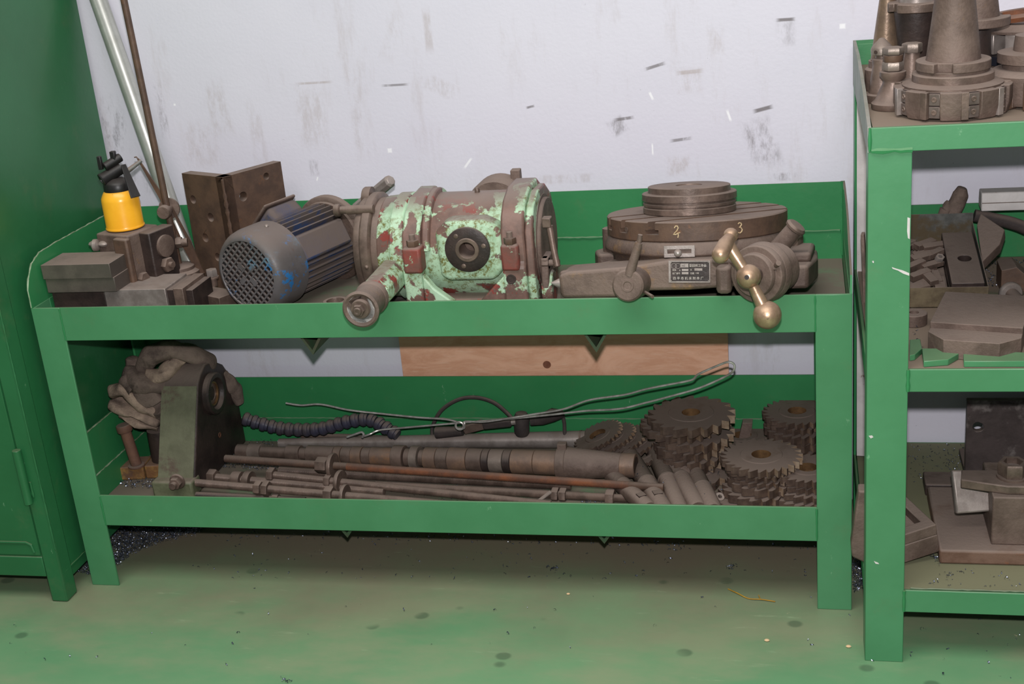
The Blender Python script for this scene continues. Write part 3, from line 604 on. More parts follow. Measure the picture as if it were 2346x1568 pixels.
# boss with the bored flange
fc = aty(1071, 572, 0.056)
bs = [(-0.056, -0.052), (-0.04, -0.060), (0.042, -0.060), (0.062, -0.040), (0.062, 0.024), (0.056, 0.040), (0.030, 0.052), (-0.036, 0.052), (-0.060, 0.03)]
mfc = Matrix(((1, 0, 0, fc.x), (0, 0, -1, fc.y), (0, 1, 0, fc.z), (0, 0, 0, 1)))
MB().prism(bs, -0.05, -0.004, mfc).build('boss', MINT, dh, bevel=0.010, segs=3)
cut(bpy.data.objects['boss'], MB().cyl(mfc @ V((0, 0, 0.01)), mfc @ V((0, 0, -0.06)), 0.0216, n=32)); cut(dbody, MB().cyl(mfc @ V((0, 0, 0.01)), mfc @ V((0, 0, -0.06)), 0.0216, n=32))
fg = MB().lathe([(0.0215, -0.004), (0.0395, -0.004), (0.0408, -0.0025), (0.0408, 0.0020), (0.0395, 0.003), (0.0215, 0.003)], 48, mfc, closed=True).build('bored_flange', DARK, dh)
MB().lathe([(0.0150, -0.045), (0.0215, -0.045), (0.0218, 0.0045), (0.0205, 0.0058), (0.0150, 0.0058), (0.0143, 0.005)], 36, mfc, closed=True).build('bore_sleeve', STEEL, fg)
MB().cyl(mfc @ V((0, 0, -0.040)), mfc @ V((0, 0, -0.042)), 0.0145, n=24).build('bore_end', STEEL, fg)
for an in (125, 12, 253):
    p = V((0.031*math.cos(math.radians(an)), 0.031*math.sin(math.radians(an)), 0.0031))
    s = MB().lathe([(0.0042, -0.002), (0.0042, 0.0006), (0.0036, 0.0010), (0.0001, 0.0010)], 16, mfc @ Matrix.Translation(p)).build('flange_screw', STEEL, fg)
for an in (165, 335):
    p = V((0.030*math.cos(math.radians(an)), 0.030*math.sin(math.radians(an)), 0.0028))
    MB().lathe([(0.0022, 0.0), (0.0030, 0.0), (0.0030, 0.0006), (0.0022, 0.0006)], 12, mfc @ Matrix.Translation(p), closed=True).build('pin_hole', DARK, fg)
# clamp lugs with studs
REDP = grime('red_primer', (128, 62, 54), (104, 70, 62), 30, 0.55, 0, 0.8, layers=[((150, 196, 164), 22, 0.60, 0.63)], bump=0.3)
for px, w in ((942, 0.034), (1166, 0.032)):
    p = aty(px, 585, 0.045)
    MB().box((p.x-w/2, 0.043 if px < 1000 else 0.047, 0.634), (p.x+w/2, 0.078, 0.682)).build('clamp_lug', REDP, dh, bevel=0.005)
    MB().hexn((p.x+0.001, 0.058, 0.682), (0, 0, 1), 0.020, 0.011).build('nut', BROWN, dh)
    MB().thread((p.x+0.001, 0.058, 0.69), (p.x+0.001, 0.058, 0.704), 0.0058, 0.002).build('stud', STEEL, dh)
hp = aty(1171, 640, 0.051)
MB().lathe([(0.0065, 0), (0.009, 0), (0.009, 0.0015), (0.0065, 0.0015)], 18, fr((hp.x, 0.0518, hp.z), (0, -1, 0)), closed=True).cyl((hp.x, 0.0518, hp.z), (hp.x, 0.0512, hp.z), 0.0066).build('bolt_hole', DARK, dh)
# index plate at the left end
ip = MB().lathe([(0.02, 0.622), (0.092, 0.622), (0.095, 0.626), (0.095, 0.634), (0.100, 0.637), (0.102, 0.640), (0.102, 0.652), (0.099, 0.655), (0.092, 0.656), (0.092, 0.668), (0.08, 0.668)], 72, mX()).build('index_plate', STEEL, dh)
q = aty(856, 590, 0.07); MB().ball((0.648, cyy-0.1005, czz-0.01), 0.0042, 12).build('plate_screw', STEEL, ip)
MB().lathe([(0.0001, 0), (0.022, 0), (0.024, 0.003), (0.024, 0.016), (0.0001, 0.018)], 24, fr((0.618, cyy+0.02, czz+0.086), (1, 0, 0))).build('plate_lug', STEEL, ip)
ra, rb = aty(832, 480, 0.12), aty(766, 478, 0.12)
rb = V((rb.x, ra.y, ra.z))
pin = MB().tube([ra+V((0.02, 0, 0)), rb+V((0.024, 0, 0))], 0.0085, 16).tube([rb+V((0.026, 0, 0)), rb+V((0.012, 0, 0))], 0.0072, 16).lathe([(0.0001, 0), (0.010, 0), (0.0115, 0.002), (0.0115, 0.010), (0.009, 0.012)], 20, fr(rb, (1, 0, 0))).build('index_pin', STEEL, dh)
# spindle arm reaching over the rim, with washer and nut
na = aty(825, 711, -0.105); nb = V((na.x+0.004, 0.10, na.z+0.004))
dirn = (nb-na).normalized()
arm = MB().lathe([(0.0245, 0.004), (0.029, 0.0), (0.0325, 0.003), (0.0325, 0.006), (0.029, 0.012), (0.0275, 0.055), (0.0300, 0.058), (0.0300, 0.066), (0.0265, 0.070), (0.0265, 0.075)], 40, fr(na, dirn)).build('spindle_sleeve', CAST, dh)
MB().lathe([(0.026, 0.072), (0.029, 0.076), (0.031, 0.20)], 8, fr(na, dirn), a0=pi/8).build('spindle_arm', MINT, dh, smooth=20, bevel=0.002)
MB().lathe([(0.0246, 0.0040), (0.0246, 0.0055), (0.0001, 0.0055)], 36, fr(na, dirn)).build('end_face', WHITEP, arm)
MB().lathe([(0.0001, -0.004), (0.0155, -0.004), (0.017, -0.002), (0.017, 0.006), (0.0001, 0.006)], 32, fr(na+V((0.001, 0, 0.002)), dirn)).build('washer', STEEL, arm)
MB().hexn(na+V((0.0, -0.004, 0.002)), (0, -1, 0), 0.019, 0.009).build('nut', STEEL, arm)
MB().lathe([(0.0070, 0), (0.0070, 0.003), (0.006, 0.004), (0.003, 0.004), (0.0025, 0.0035), (0.0001, 0.0035)], 20, fr(na+V((0, -0.013, 0.002)), (0, -1, 0))).build('stud_end', STEEL, arm)
# right end cover with its lever
ec = [(0.075, TF+0.001), (0.062, 0.60), (0.066, 0.70), (0.098, 0.738), (0.145, 0.754), (0.215, 0.750), (0.262, 0.722), (0.285, 0.68), (0.28, TF+0.001)]
MB().prism(ec, 0, 0.014, mYZx(0.947)).build('end_cover', MINTB, dh, bevel=0.003)
MB().lathe([(0.0001, 0.969), (0.080, 0.969), (0.082, 0.967), (0.082, 0.962), (0.088, 0.962), (0.090, 0.958)], 56, mX()).build('cover_disc', CAST, dh)
la, lb = aty(1216, 508, 0.08), aty(1238, 592, 0.072)
lx = 0.985
lev = MB().tube([V((lx, 0.105, 0.700)), V((lx+0.006, 0.095, 0.66)), V((lx+0.012, 0.088, 0.628))], [0.0062, 0.0055, 0.0060], 12).cbox((lx-0.004, 0.106, 0.706), (0.016, 0.018, 0.018)).build('lock_lever', STEEL, dh, bevel=0.002)
MB().hexn((0.968, 0.10, 0.632), (1, 0, 0), 0.022, 0.012).cyl((0.978, 0.10, 0.632), (0.999, 0.10, 0.632), 0.006).hexn((0.988, 0.10, 0.632), (1, 0, 0), 0.016, 0.008).build('lock_bolt', CAST, dh)
MB().lathe([(0.0001, 0.018), (0.028, 0.018), (0.031, 0.014), (0.031, 0.0)], 30, fr((0.966, 0.115, 0.583), (1, 0, 0))).build('pivot_boss', MINTB, dh)
MB().prism([(-0.031, 0), (0.031, 0), (0.024, 0.06), (-0.024, 0.06)], 0, 0.014, Matrix(((0, 0, 1, 0.966), (1, 0, 0, 0.115), (0, 1, 0, 0.583), (0, 0, 0, 1)))).build('pivot_arm', CAST, dh, bevel=0.003)
# raised hub with square key behind the top
hc2 = aty(1140, 455, 0.26)
MB().lathe([(0.03, 0.0), (0.056, 0.004), (0.060, 0.012), (0.060, 0.05), (0.03, 0.055)], 40, fr((hc2.x, 0.235, 0.694), (0.1, 1, 0.05))).build('rear_hub', CAST, dh)
MB().box((hc2.x+0.028, 0.262, 0.730), (hc2.x+0.046, 0.282, aty(1185, 388, .27).z)).build('square_key', CAST, dh, bevel=0.002)
MB().lathe([(0.005, 0), (0.005, 0.006), (0.003, 0.009), (0.0001, 0.0095)], 12, Matrix.Translation((aty(1093, 434, .175).x, 0.175, czz+0.097))).build('oil_plug', STEEL, dh)

# loose square bar leaning behind the dividing head
b0, b1 = aty(842, 458, 0.300), aty(896, 413, 0.262)
br = MB().lathe([(0.0125, 0), (0.0125, 0.125), (0.009, 0.130)], 8, fr(b1-(b1-b0).normalized()*0.13, b1-b0), a0=0.39).build('steel_bar', BRIGHT, smooth=20, bevel=0.001)
tag(br, 'short octagonal steel bar poking up behind the dividing head', 'steel bar')

# ------------------------------------------------------------------ electric motor
mo = V((0.405, 0.092, TF+0.0845)); az = math.radians(20)
MM = Matrix(((math.cos(az), 0, math.sin(az), mo.x), (-math.sin(az), 0, math.cos(az), mo.y), (0, 1, 0, mo.z), (0, 0, 0, 1)))  # local x right, y up, z along the shaft
MM = fr(mo, (math.sin(az), math.cos(az), 0), (math.cos(az), -math.sin(az), 0))   # x right, y = z cross x
up_l = (MM.to_3x3().inverted() @ V((0, 0, 1)))
mot = thing('electric_motor', 'dusty blue electric motor lying on its side with round fan cover', 'motor', m=MM)
sgn = 1 if up_l.y > 0 else -1
def MLB(name, mb, mat, par=None, **k): return mb.build(name, mat, par or mot, local=True, **k)
fcov = MLB('fan_cover', MB().lathe([(0.064, 0.001), (0.066, -0.001), (0.070, 0.0), (0.0765, 0.006), (0.0815, 0.016), (0.0835, 0.03), (0.0835, 0.078), (0.082, 0.079), (0.081, 0.078), (0.081, 0.03), (0.068, 0.004)], 56, closed=True), COVER)
MLB('fan_shroud', MB().lathe([(0.0001, 0.014), (0.066, 0.014), (0.066, 0.016), (0.0001, 0.016)], 32), DARK, fcov)
gr = MB(); Rg = 0.0655; pitch = 0.0112
for fam in (0, 1):
    d = V((math.cos(pi/4+fam*pi/2), math.sin(pi/4+fam*pi/2), 0)); nn = V((-d.y, d.x, 0))
    for i in range(-6, 7):
        o_ = i*pitch
        if abs(o_) >= Rg: continue
        h = math.sqrt(Rg*Rg-o_*o_)
        gr.box((-h, o_-0.0015, 0.0 if fam else 0.0002), (h, o_+0.0015, 0.003), Matrix(((d.x, nn.x, 0, 0), (d.y, nn.y, 0, 0), (0, 0, 1, 0), (0, 0, 0, 1))))
for ang in (0, 90, 180, 270):
    c = (0.02*math.cos(math.radians(ang+45)), 0.02*math.sin(math.radians(ang+45)))
    gr.cbox((0, 0, 0.0012), (0.014, 0.010, 0.003), Matrix.Translation((c[0], c[1], 0)) @ Matrix.Rotation(math.radians(ang+45), 4, 'Z'))
MLB('fan_grille', gr, COVER, fcov, smooth=0)
MLB('cover_screw', MB().ball((0.02, 0.0815*sgn, 0.05), 0.0042, 12), BRIGHT, fcov)
frm = MLB('stator_frame', MB().lathe([(0.05, 0.06), (0.064, 0.07), (0.064, 0.232), (0.05, 0.24)], 48), BLUE)
for i in range(34):
    t = 2*pi*i/34; ang = math.degrees(t) % 360
    if 4 < (ang if sgn > 0 else (360-ang)) < 46: continue          # the flat for the rating plate
    m = Matrix.Rotation(t, 4, 'Z')
    MLB('cooling_fin', MB().prism([(0.060, -0.0022), (0.0765, -0.0013), (0.0765, 0.0013), (0.060, 0.0022)], 0.066, 0.236, m), BLUE, smooth=0)
ta = math.radians(25*sgn)
MLB('rating_pad', MB().prism([(0.055, -0.028), (0.075, -0.025), (0.075, 0.025), (0.055, 0.028)], 0.085, 0.222, Matrix.Rotation(ta, 4, 'Z')), BLUE, bevel=0.004)
MLB('end_flange', MB().lathe([(0.03, 0.238), (0.076, 0.238), (0.078, 0.243), (0.086, 0.246), (0.0885, 0.249), (0.0885, 0.259), (0.03, 0.262)], 56), CAST)
tb = Matrix.Rotation(math.radians(136*sgn), 4, 'Z')
MLB('terminal_box', MB().box((0.06, -0.040, 0.120), (0.096, 0.040, 0.205), tb), BLUE, bevel=0.010, segs=3)
MLB('box_lid', MB().box((0.0955, -0.043, 0.117), (0.102, 0.043, 0.208), tb), CAST, bevel=0.006, segs=3)

# ------------------------------------------------------------------ angle plate standing on end
pc_, pL, pR = V((0.313, 0.25, 0)), V((0.201, 0.303, 0)), V((0.386, 0.375, 0))
dL, dR = (pL-pc_).normalized(), (pR-pc_).normalized()
anp = thing('angle_plate', 'upright rusty brown angle plate drilled with holes behind the motor', 'angle plate', (pc_.x, pc_.y, TF))
zT = 0.777
def wing(d, inn, ln, holes, name):
    # local u along d, v up, thickness towards inn
    n = inn; m = Matrix(((d.x, 0, n.x, pc_.x), (d.y, 0, n.y, pc_.y), (0, 1, 0, TF), (0, 0, 0, 1)))
    face_n = V((n.x, n.y, 0))
    hs = []
    for px, py, r in holes:
        p = atp(px, py, V((pc_.x, pc_.y, 0)), face_n); hs.append(circ((p-V((pc_.x, pc_.y, 0))).dot(d), p.z-TF, r, 18)[::-1])
    return MB().plate([(0.0, 0.0), (ln, 0.0), (ln, zT-TF), (0.0, zT-TF)], hs, 0, 0.022, m).build(name, BROWN, anp, bevel=0.0012)
wing(dL, dR, 0.124, [(450, 455, .0085), (487, 497, .0090), (477, 543, .0090), (503, 588, .0085)], 'left_wing')
wing(dR, dL, 0.145, [(555, 450, .0095), (604, 403, .0070)], 'right_wing')
seam([(pc_.x-0.001, pc_.y-0.001, zT-0.005), (pc_.x-0.001, pc_.y-0.001, TF+0.01)], 0.0040, anp, BROWN)

# ------------------------------------------------------------------ oil can on its clamp block
zB = 0.700
nc, lc, bc_ = atz(291, 541, zB), atz(216, 535, zB), atz(361, 494, zB)
u1, u2 = (lc-nc), (bc_-nc)
u1 = u1.normalized(); u2 = (V((0, 0, 1)).cross(u1))*(1 if V((0, 0, 1)).cross(u1).dot(u2) > 0 else -1)
blk = thing('clamp_block', 'dark brown machine clamp block with hex bolts under the oil can', 'machine part', (nc.x, nc.y, TF))
BM = Matrix(((u1.x, u2.x, 0, nc.x), (u1.y, u2.y, 0, nc.y), (0, 0, 1, TF), (0, 0, 0, 1)))
if BM.to_3x3().determinant() < 0: pass
hB = zB-TF
l1_ = min((lc-nc).length, 0.085); l2_ = 0.085
MB().box((0, 0.0, 0.0), (l1_, l2_, hB), BM).build('block_body', CAST, blk, bevel=0.004)
MB().box((-0.026, 0.03, 0.0), (0.002, 0.098, hB-0.002), BM).build('side_plate', DARK, blk, bevel=0.003)
MB().box((-0.006, -0.012, 0.0), (0.030, 0.002, hB-0.004), BM).build('front_strip', BROWN, blk, bevel=0.004)
MB().lathe([(0.022, 0.0), (0.022, 0.005), (0.017, 0.006)], 24, BM @ fr((-0.026, 0.066, 0.122), (-1, 0, 0))).build('round_recess', CAST, blk)
MB().hexn(BM @ V((-0.026, 0.060, 0.086)), BM.to_3x3() @ V((-1, 0, 0)), 0.026, 0.012).build('hex_bolt', STEEL, blk)
MB().cyl(BM @ V((-0.036, 0.060, 0.086)), BM @ V((-0.046, 0.060, 0.086)), 0.006).build('bolt_stub', STEEL, blk)
MB().hexn(BM @ V((-0.004, 0.012, 0.072)), BM.to_3x3() @ V((-1, 0, 0)), 0.020, 0.012).build('hex_bolt', STEEL, blk)
MB().cyl(BM @ V((0.055, 0.0, 0.100)), BM @ V((0.055, -0.022, 0.100)), 0.022, n=24).cyl(BM @ V((0.058, -0.02, 0.092)), BM @ V((0.058, -0.034, 0.092)), 0.012).build('side_boss', CAST, blk, bevel=0.002)
MB().hexn(BM @ V((-0.024, 0.100, 0.118)), (1, 0.2, 0), 0.020, 0.012).cyl(BM @ V((-0.024, 0.100, 0.118))+V((0.010, 0, 0)), BM @ V((-0.024, 0.100, 0.118))+V((0.022, 0.004, 0)), 0.008).build('hex_bolt', STEEL, blk)
oc = atz(288, 522, zB+0.001); oc.z = zB+0.0008
can = thing('oil_can', 'yellow pump oil can with black plastic trigger head', 'oil can', oc)
OM = Matrix.Translation(oc)
MB().lathe([(0.0001, 0.001), (0.035, 0.001), (0.037, 0.002), (0.0375, 0.004), (0.0365, 0.006), (0.036, 0.008), (0.036, 0.058), (0.035, 0.064), (0.0295, 0.074), (0.026, 0.077), (0.0001, 0.078)], 48, OM).build('can_body', YELLOW, can)
hd = MB().lathe([(0.0001, 0.074), (0.026, 0.074), (0.027, 0.077), (0.0265, 0.090), (0.022, 0.095), (0.012, 0.100), (0.0001, 0.1)], 36, OM).build('pump_cap', BLACK, can)
ax1 = V((0.55, 0.55, 0.30)).normalized(); pb = oc+V((-0.022, -0.018, 0.100))
MB().lathe([(0.0075, 0.003), (0.0078, 0.0), (0.0125, 0.0), (0.0135, 0.002), (0.0125, 0.006), (0.0115, 0.045), (0.0001, 0.046)], 24, fr(pb, ax1)).lathe([(0.0001, 0.003), (0.0076, 0.003)], 20, fr(pb, ax1)).build('pump_barrel', BLACK, can)
pb2 = oc+V((-0.014, -0.012, 0.124))
MB().lathe([(0.0001, 0), (0.0085, 0.001), (0.0085, 0.038), (0.0001, 0.039)], 18, fr(pb2, ax1)).cbox(pb2+V((-0.004, -0.004, 0.010)), (0.008, 0.008, 0.026)).cbox(pb2+V((0.016, 0.014, 0.018)), (0.010, 0.010, 0.020)).build('valve_block', BLACK, can, bevel=0.0015)
flat(aty(282, 377, oc.y-0.004), aty(311, 452, oc.y-0.022), 0.010, 0.020, 0.003, (0.75, -0.6, 0.3)).build('trigger', BLACK, can, bevel=0.001)
s0, s1 = aty(290, 394, oc.y), aty(324, 368, oc.y+0.02)
MB().tube([s0, s0.lerp(s1, 0.5), s1], [0.0052, 0.0045, 0.0034], 12).build('spout', GALV, can)

# ------------------------------------------------------------------ leaning tube and surface gauge
q0, q1 = aty(450, 640, 0.335), aty(226, 0, 0.408)
q2 = q1+(q1-q0)*0.55
q0 = q1+(q0-q1)*((q1.z-TF-0.008)/(q1.z-q0.z))
tb_ = MB().cyl(q0, q2, 0.0175, n=28).build('steel_tube', SILVER)
tag(tb_, 'long shiny silver tube leaning on the wall beside the cabinet', 'tube')
gb = atz(411, 611, 0.604); ga = V((gb.x, gb.y, TF))
sg = thing('surface_gauge', 'rusty scribing gauge with tall thin rod on a round base', 'surface gauge', ga)
MB().lathe([(0.0001, 0.0003), (0.030, 0.0003), (0.031, 0.020), (0.032, 0.040), (0.0385, 0.047), (0.0385, 0.053), (0.030, 0.058), (0.0300, 0.064), (0.028, 0.066), (0.010, 0.070), (0.0001, 0.070)], 36, Matrix.Translation(ga)).build('round_base', CAST, sg)
g1 = aty(284, 0, gb.y); g0 = V((gb.x, gb.y, TF+0.06))
MB().cyl(g0, g1+(g1-g0)*0.35, 0.0066, n=14).build('post', BROWN, sg)
cl = aty(382, 482, gb.y-0.004)
MB().lathe([(0.0001, -0.022), (0.012, -0.022), (0.014, -0.018), (0.014, -0.010), (0.010, -0.008), (0.010, 0.012), (0.021, 0.013), (0.021, 0.018), (0.0001, 0.019)], 24, fr(cl, (-0.12, 1, 0))).build('clamp_knob', CAST, sg)
sa, sb = aty(316, 364, gb.y+0.012), aty(462, 628, gb.y+0.012)
mid = cl+V((0, 0.010, 0))
scr = flat(mid, sa, 0.013, 0.003, 0.003, (0, 1, 0.05)).tube([sa, sa+V((-0.003, 0, 0.004)), sa+V((-0.007, 0, 0.003))], 0.0014, 6)
e = (sb-mid).normalized(); kx = V((-e.z, 0, e.x))
for sd in (-1, 1):
    flat(mid+kx*sd*0.0065, mid.lerp(sb, 0.55)+kx*sd*0.0085, 0.0045, 0.0055, 0.003, (0, 1, 0.05), scr)
flat(mid.lerp(sb, 0.53), sb, 0.021, 0.014, 0.003, (0, 1, 0.05), scr)
scr.build('scriber', BROWN, sg)

# ------------------------------------------------------------------ ground steel blocks at the left end
xa, xb, xc = max(atz(110, 662, .61).x, 0.0085), atz(240, 663, .61).x, atz(379, 661, .61).x
b = MB().box((xa, 0.066, TF+0.0003), (xb-0.001, 0.135, 0.61)).build('steel_block', DARK, bevel=0.0008)
tag(b, 'dark square steel block lowest in the corner beside the cabinet', 'steel block')
b = thing('vee_block', 'bright ground steel block with a slot down its right side', 'steel block', ((xb+xc)/2, 0.13, TF))
MB().box((xb+0.0005, 0.064, TF+0.0003), (xc, 0.160, 0.61)).build('block_body', BRIGHT, b, bevel=0.001)
MB().box((xc, 0.070, TF+0.0003), (xc+0.016, 0.160, 0.606)).build('slot_floor', DARK, b, bevel=0.001)
MB().box((xc+0.016, 0.064, TF+0.0003), (xc+0.036, 0.160, 0.6098)).build('side_wall', STEEL, b, bevel=0.001)
MB().box((xc+0.036, 0.075, TF+0.0003), (xc+0.050, 0.160, 0.603)).build('side_step', DARK, b, bevel=0.001)
for i, (z0, z1, dx, lab) in enumerate(((0.6103, 0.6385, 0.004, 'lower of two flat ground steel parallels stacked at the bench corner'), (0.6386, 0.667, 0.0, 'upper of two flat ground steel parallels stacked at the bench corner'))):
    p = MB().box((0.0085+dx*0.3, 0.048+dx, z0), (0.152+dx*0.5, 0.130, z1)).build('steel_parallel', grime('ground_parallel_%d' % i, (118, 108, 100), (100, 92, 86), 20, 0.4, 0.55, 0.9, bump=0.1, bscale=200), bevel=0.0008)
    tag(p, lab, 'steel block', 'ground parallels')
b = MB().box((xb-0.012, 0.135, TF+0.0003), (xb+0.0, 0.185, 0.618)).build('packing_strip', STEEL, bevel=0.001)
tag(b, 'narrow steel packing strip wedged beside the bright block', 'steel strip')
wn = MB().lathe([(0.008, 0), (0.012, 0.003), (0.012, 0.010), (0.008, 0.013)], 14, fr(aty(228, 588, 0.135)+V((-0.01, 0, -0.001)), (1, 0.1, 0))).ball(aty(222, 586, 0.14), 0.009, 12, sx=(1.4, 1, 0.7)).ball(aty(242, 586, 0.14), 0.009, 12, sx=(1.2, 1, 0.7)).build('wing_nut', BRIGHT)
wn.location.z = 0.6672; tag(wn, 'small wing nut lying behind the stacked parallels', 'nut')
# clamp plate with a bolt beside the motor
pm = rotm(atz(485, 668, 0.572), math.radians(-28)); pm.translation.z = TF
cp = thing('clamp_plate', 'small steel clamp plate with upright hex bolt beside the motor', 'clamp', pm.translation)
MB().box((-0.040, -0.022, 0.0003), (0.050, 0.022, 0.031), pm).build('plate', STEEL, cp, bevel=0.001)
bq = atz(490, 655, 0.572)
MB().cyl((bq.x, bq.y, 0.572), (bq.x, bq.y, 0.600), 0.0085).lathe([(0.0001, 0), (0.013, 0), (0.013, 0.003), (0.0001, 0.003)], 20, Matrix.Translation((bq.x, bq.y, 0.588))).build('stud', STEEL, cp)
MB().hexn((bq.x, bq.y, 0.592), (0, 0, 1), 0.020, 0.014).build('nut', BRIGHT, cp)
# ring and grey pipe by the motor
rp = atz(768, 689, 0.575)
rg = MB().lathe([(0.016, 0.0), (0.0225, 0.0), (0.0235, 0.002), (0.0235, TF and 0.032), (0.0225, 0.034), (0.0165, 0.034), (0.016, 0.032)], 32, Matrix.Translation((rp.x, rp.y, TF+0.0003)), closed=True).build('steel_ring', STEEL)
tag(rg, 'short steel ring standing between motor and dividing head', 'ring')
ga_, gb_ = aty(782, 661, 0.13), aty(845, 665, 0.17)
gp = MB().cyl(V((ga_.x, 0.13, TF+0.0095)), V((ga_.x+0.13, 0.19, TF+0.0095)), 0.0090, n=16).build('grey_pipe', RUBBER)
tag(gp, 'short grey pipe lying behind the ring next to the motor', 'pipe')

# ================================================================== LOWER TRAY
# ------------------------------------------------------------------ cast bearing bracket
X0, X1 = 0.121, 0.205
tsk = thing('bearing_bracket', 'olive painted cast iron bearing bracket on the lower tray', 'machine part', ((X0+X1)/2, 0.25, LF))
tp = [(0.108, LF+0.0005), (0.108, 0.160), (0.206, 0.356), (0.222, 0.371), (0.250, 0.384), (0.290, 0.376), (0.330, 0.352), (0.350, 0.325), (0.374, 0.270), (0.378, LF+0.0005)]
def yzprism(poly, xa, xb): return MB().prism(poly, xa, xb, mYZx(0))
body = yzprism(tp, X0, X1).build('casting', [DARK], tsk, bevel=0.004)
n_ = V((0, -0.196, 0.098)).normalized()
FL = MB().add([(X0+.003, 0.1085, 0.161), (X1-.003, 0.1085, 0.161), (X1-.003, 0.2045, 0.353), (X0+.003, 0.2045, 0.353)], [(0, 1, 2, 3)])
P4 = [V(p) for p in FL.v]; off = V((0, -0.0012, 0.0006))
MB().add([p+off*0.2 for p in P4]+[p+off*1.6 for p in P4], [(3, 2, 1, 0), (4, 5, 6, 7), (0, 1, 5, 4), (1, 2, 6, 5), (2, 3, 7, 6), (3, 0, 4, 7)]).build('painted_face', OLIVE, tsk, smooth=0)
MB().box((X0-0.004, 0.098, LF+0.0005), (X1+0.002, 0.14, 0.186)).build('foot', OLIVE, tsk, bevel=0.005)
bo = atx(497, 902, X1+0.012)
mbo = fr((X1, bo.y, bo.z), (1, 0, 0))
MB().lathe([(0.024, -0.02), (0.045, -0.02), (0.045, 0.010), (0.042, 0.013), (0.034, 0.013), (0.032, 0.011), (0.030, 0.004), (0.024, 0.003)], 48, mbo, closed=True).build('bearing_boss', DARK, tsk)
MB().lathe([(0.0225, -0.030), (0.0255, -0.030), (0.0255, 0.0045), (0.0225, 0.0045)], 40, mbo, closed=True).build('bronze_bush', BORE, tsk)
MB().lathe([(0.0001, -0.004), (0.0226, -0.004), (0.0226, 0.0005), (0.015, 0.0015), (0.0145, -0.002), (0.0001, -0.002)], 32, mbo).build('shaft_end', STEEL, tsk)
nb_ = aty(405, 1105, 0.094)
MB().lathe([(0.0001, 0), (0.016, 0), (0.017, 0.002), (0.015, 0.005), (0.0001, 0.005)], 24, fr((nb_.x, 0.0985, nb_.z), (0, -1, 0))).hexn((nb_.x, 0.0935, nb_.z), (0, -1, 0), 0.022, 0.012).cyl((nb_.x, 0.082, nb_.z), (nb_.x, 0.072, nb_.z), 0.007).build('hex_bolt', STEEL, tsk)
dh_ = atx(503, 997, X1); MB().lathe([(0.004, 0), (0.006, 0), (0.006, 0.001), (0.004, 0.001)], 6, fr((X1, dh_.y, dh_.z), (1, 0, 0)), closed=True).build('oil_hole', RUST, tsk)

# rusty T-bolt on its yellowish block, and the post that carries the gloves
rb0 = atz(312, 1085, LF)
rbk = thing('fixing_block', 'yellow-brown rusty block with a slot on the lower tray floor', 'steel block', (rb0.x, rb0.y, LF))
m = rotm((atz(318, 1100, LF).x, atz(318, 1100, LF).y, LF+0.0003), math.radians(8))
MB().box((-0.045, 0, 0), (0.014, 0.055, 0.030), m).build('block_half', ROPEY, rbk, bevel=0.003)
MB().box((0.016, 0.002, 0), (0.048, 0.058, 0.030), m).build('block_half', ROPEY, rbk, bevel=0.003)
zb_ = LF+0.0304
ba = atz(313, 1068, zb_); bt = aty(286, 985, ba.y)
RB = grime('dull_rust', (112, 80, 64), (90, 66, 56), 20, 0.75, 0, 0.7, bump=0.5)
tbt = thing('tee_bolt', 'rusty round headed bolt standing on the yellow-brown block', 'bolt', ba)
MB().cyl((ba.x, ba.y, zb_+0.004), bt, 0.0115, n=20).build('shank', RB, tbt)
MB().lathe([(0.0001, 0), (0.015, 0), (0.0165, 0.002), (0.0165, 0.014), (0.015, 0.016), (0.0001, 0.016)], 16, fr(bt-(bt-ba).normalized()*0.004, bt-ba)).build('bolt_head', RB, tbt)
MB().lathe([(0.0001, 0), (0.018, 0), (0.0175, 0.003), (0.0001, 0.005)], 20, Matrix.Translation((ba.x, ba.y, zb_))).build('washer', RB, tbt)
po = V((0.085, 0.225, LF+0.0003))
pst = MB().lathe([(0.0001, 0), (0.024, 0), (0.024, 0.012), (0.026, 0.02), (0.025, 0.10), (0.0001, 0.102)], 24, Matrix.Translation(po)).build('iron_stub', DARK)
tag(pst, 'dark iron cylinder standing under the heap of gloves', 'machine part')
# soiled work gloves and rags heaped on it
def rag(name, label, path, widths, mat, seed, thick=0.012, wob=0.006, nv=14, fold=1.0, group='soiled gloves heaped on the lower tray'):
    """a folded cloth lobe: closed wrinkled sleeve lofted along a path, flattened across 'up'"""
    P = [V(p) for p in path]; N = 26; mb = MB(); vs = []; fs = []
    for i in range(N):
        t = i/(N-1)*(len(P)-1); k = min(int(t), len(P)-2); f = t-k
        f = f*f*(3-2*f); p = P[k].lerp(P[k+1], f); w = widths[k]*(1-f)+widths[k+1]*f
        d = (P[k+1]-P[k]).normalized(); up = V((0, 0, 1)) if abs(d.z) < 0.85 else V((0, -1, 0)); sd = d.cross(up).normalized(); up = sd.cross(d)
        end = min(1, math.sin(pi*min(max(i/(N-1), 0.0), 1.0))*3.5+0.12)
        for j in range(nv):
            a = 2*pi*j/nv
            q = p + sd*math.cos(a)*w*end + up*math.sin(a)*thick*end
            q += V(noise.noise_vector(q*38+V((seed, seed*2, 0))))*wob + up*math.sin(a*3+i*0.35+seed)*wob*0.45*fold
            vs.append(q)
    for i in range(N-1):
        for j in range(nv): fs.append((i*nv+j, i*nv+(j+1) % nv, (i+1)*nv+(j+1) % nv, (i+1)*nv+j))
    fs += [tuple(range(nv-1, -1, -1)), tuple((N-1)*nv+j for j in range(nv))]
    o = mb.add(vs, fs).build(name, mat, smooth=60); s = o.modifiers.new('sub', 'SUBSURF'); s.levels = 1; s.render_levels = 2
    return tag(o, label, 'glove', group)
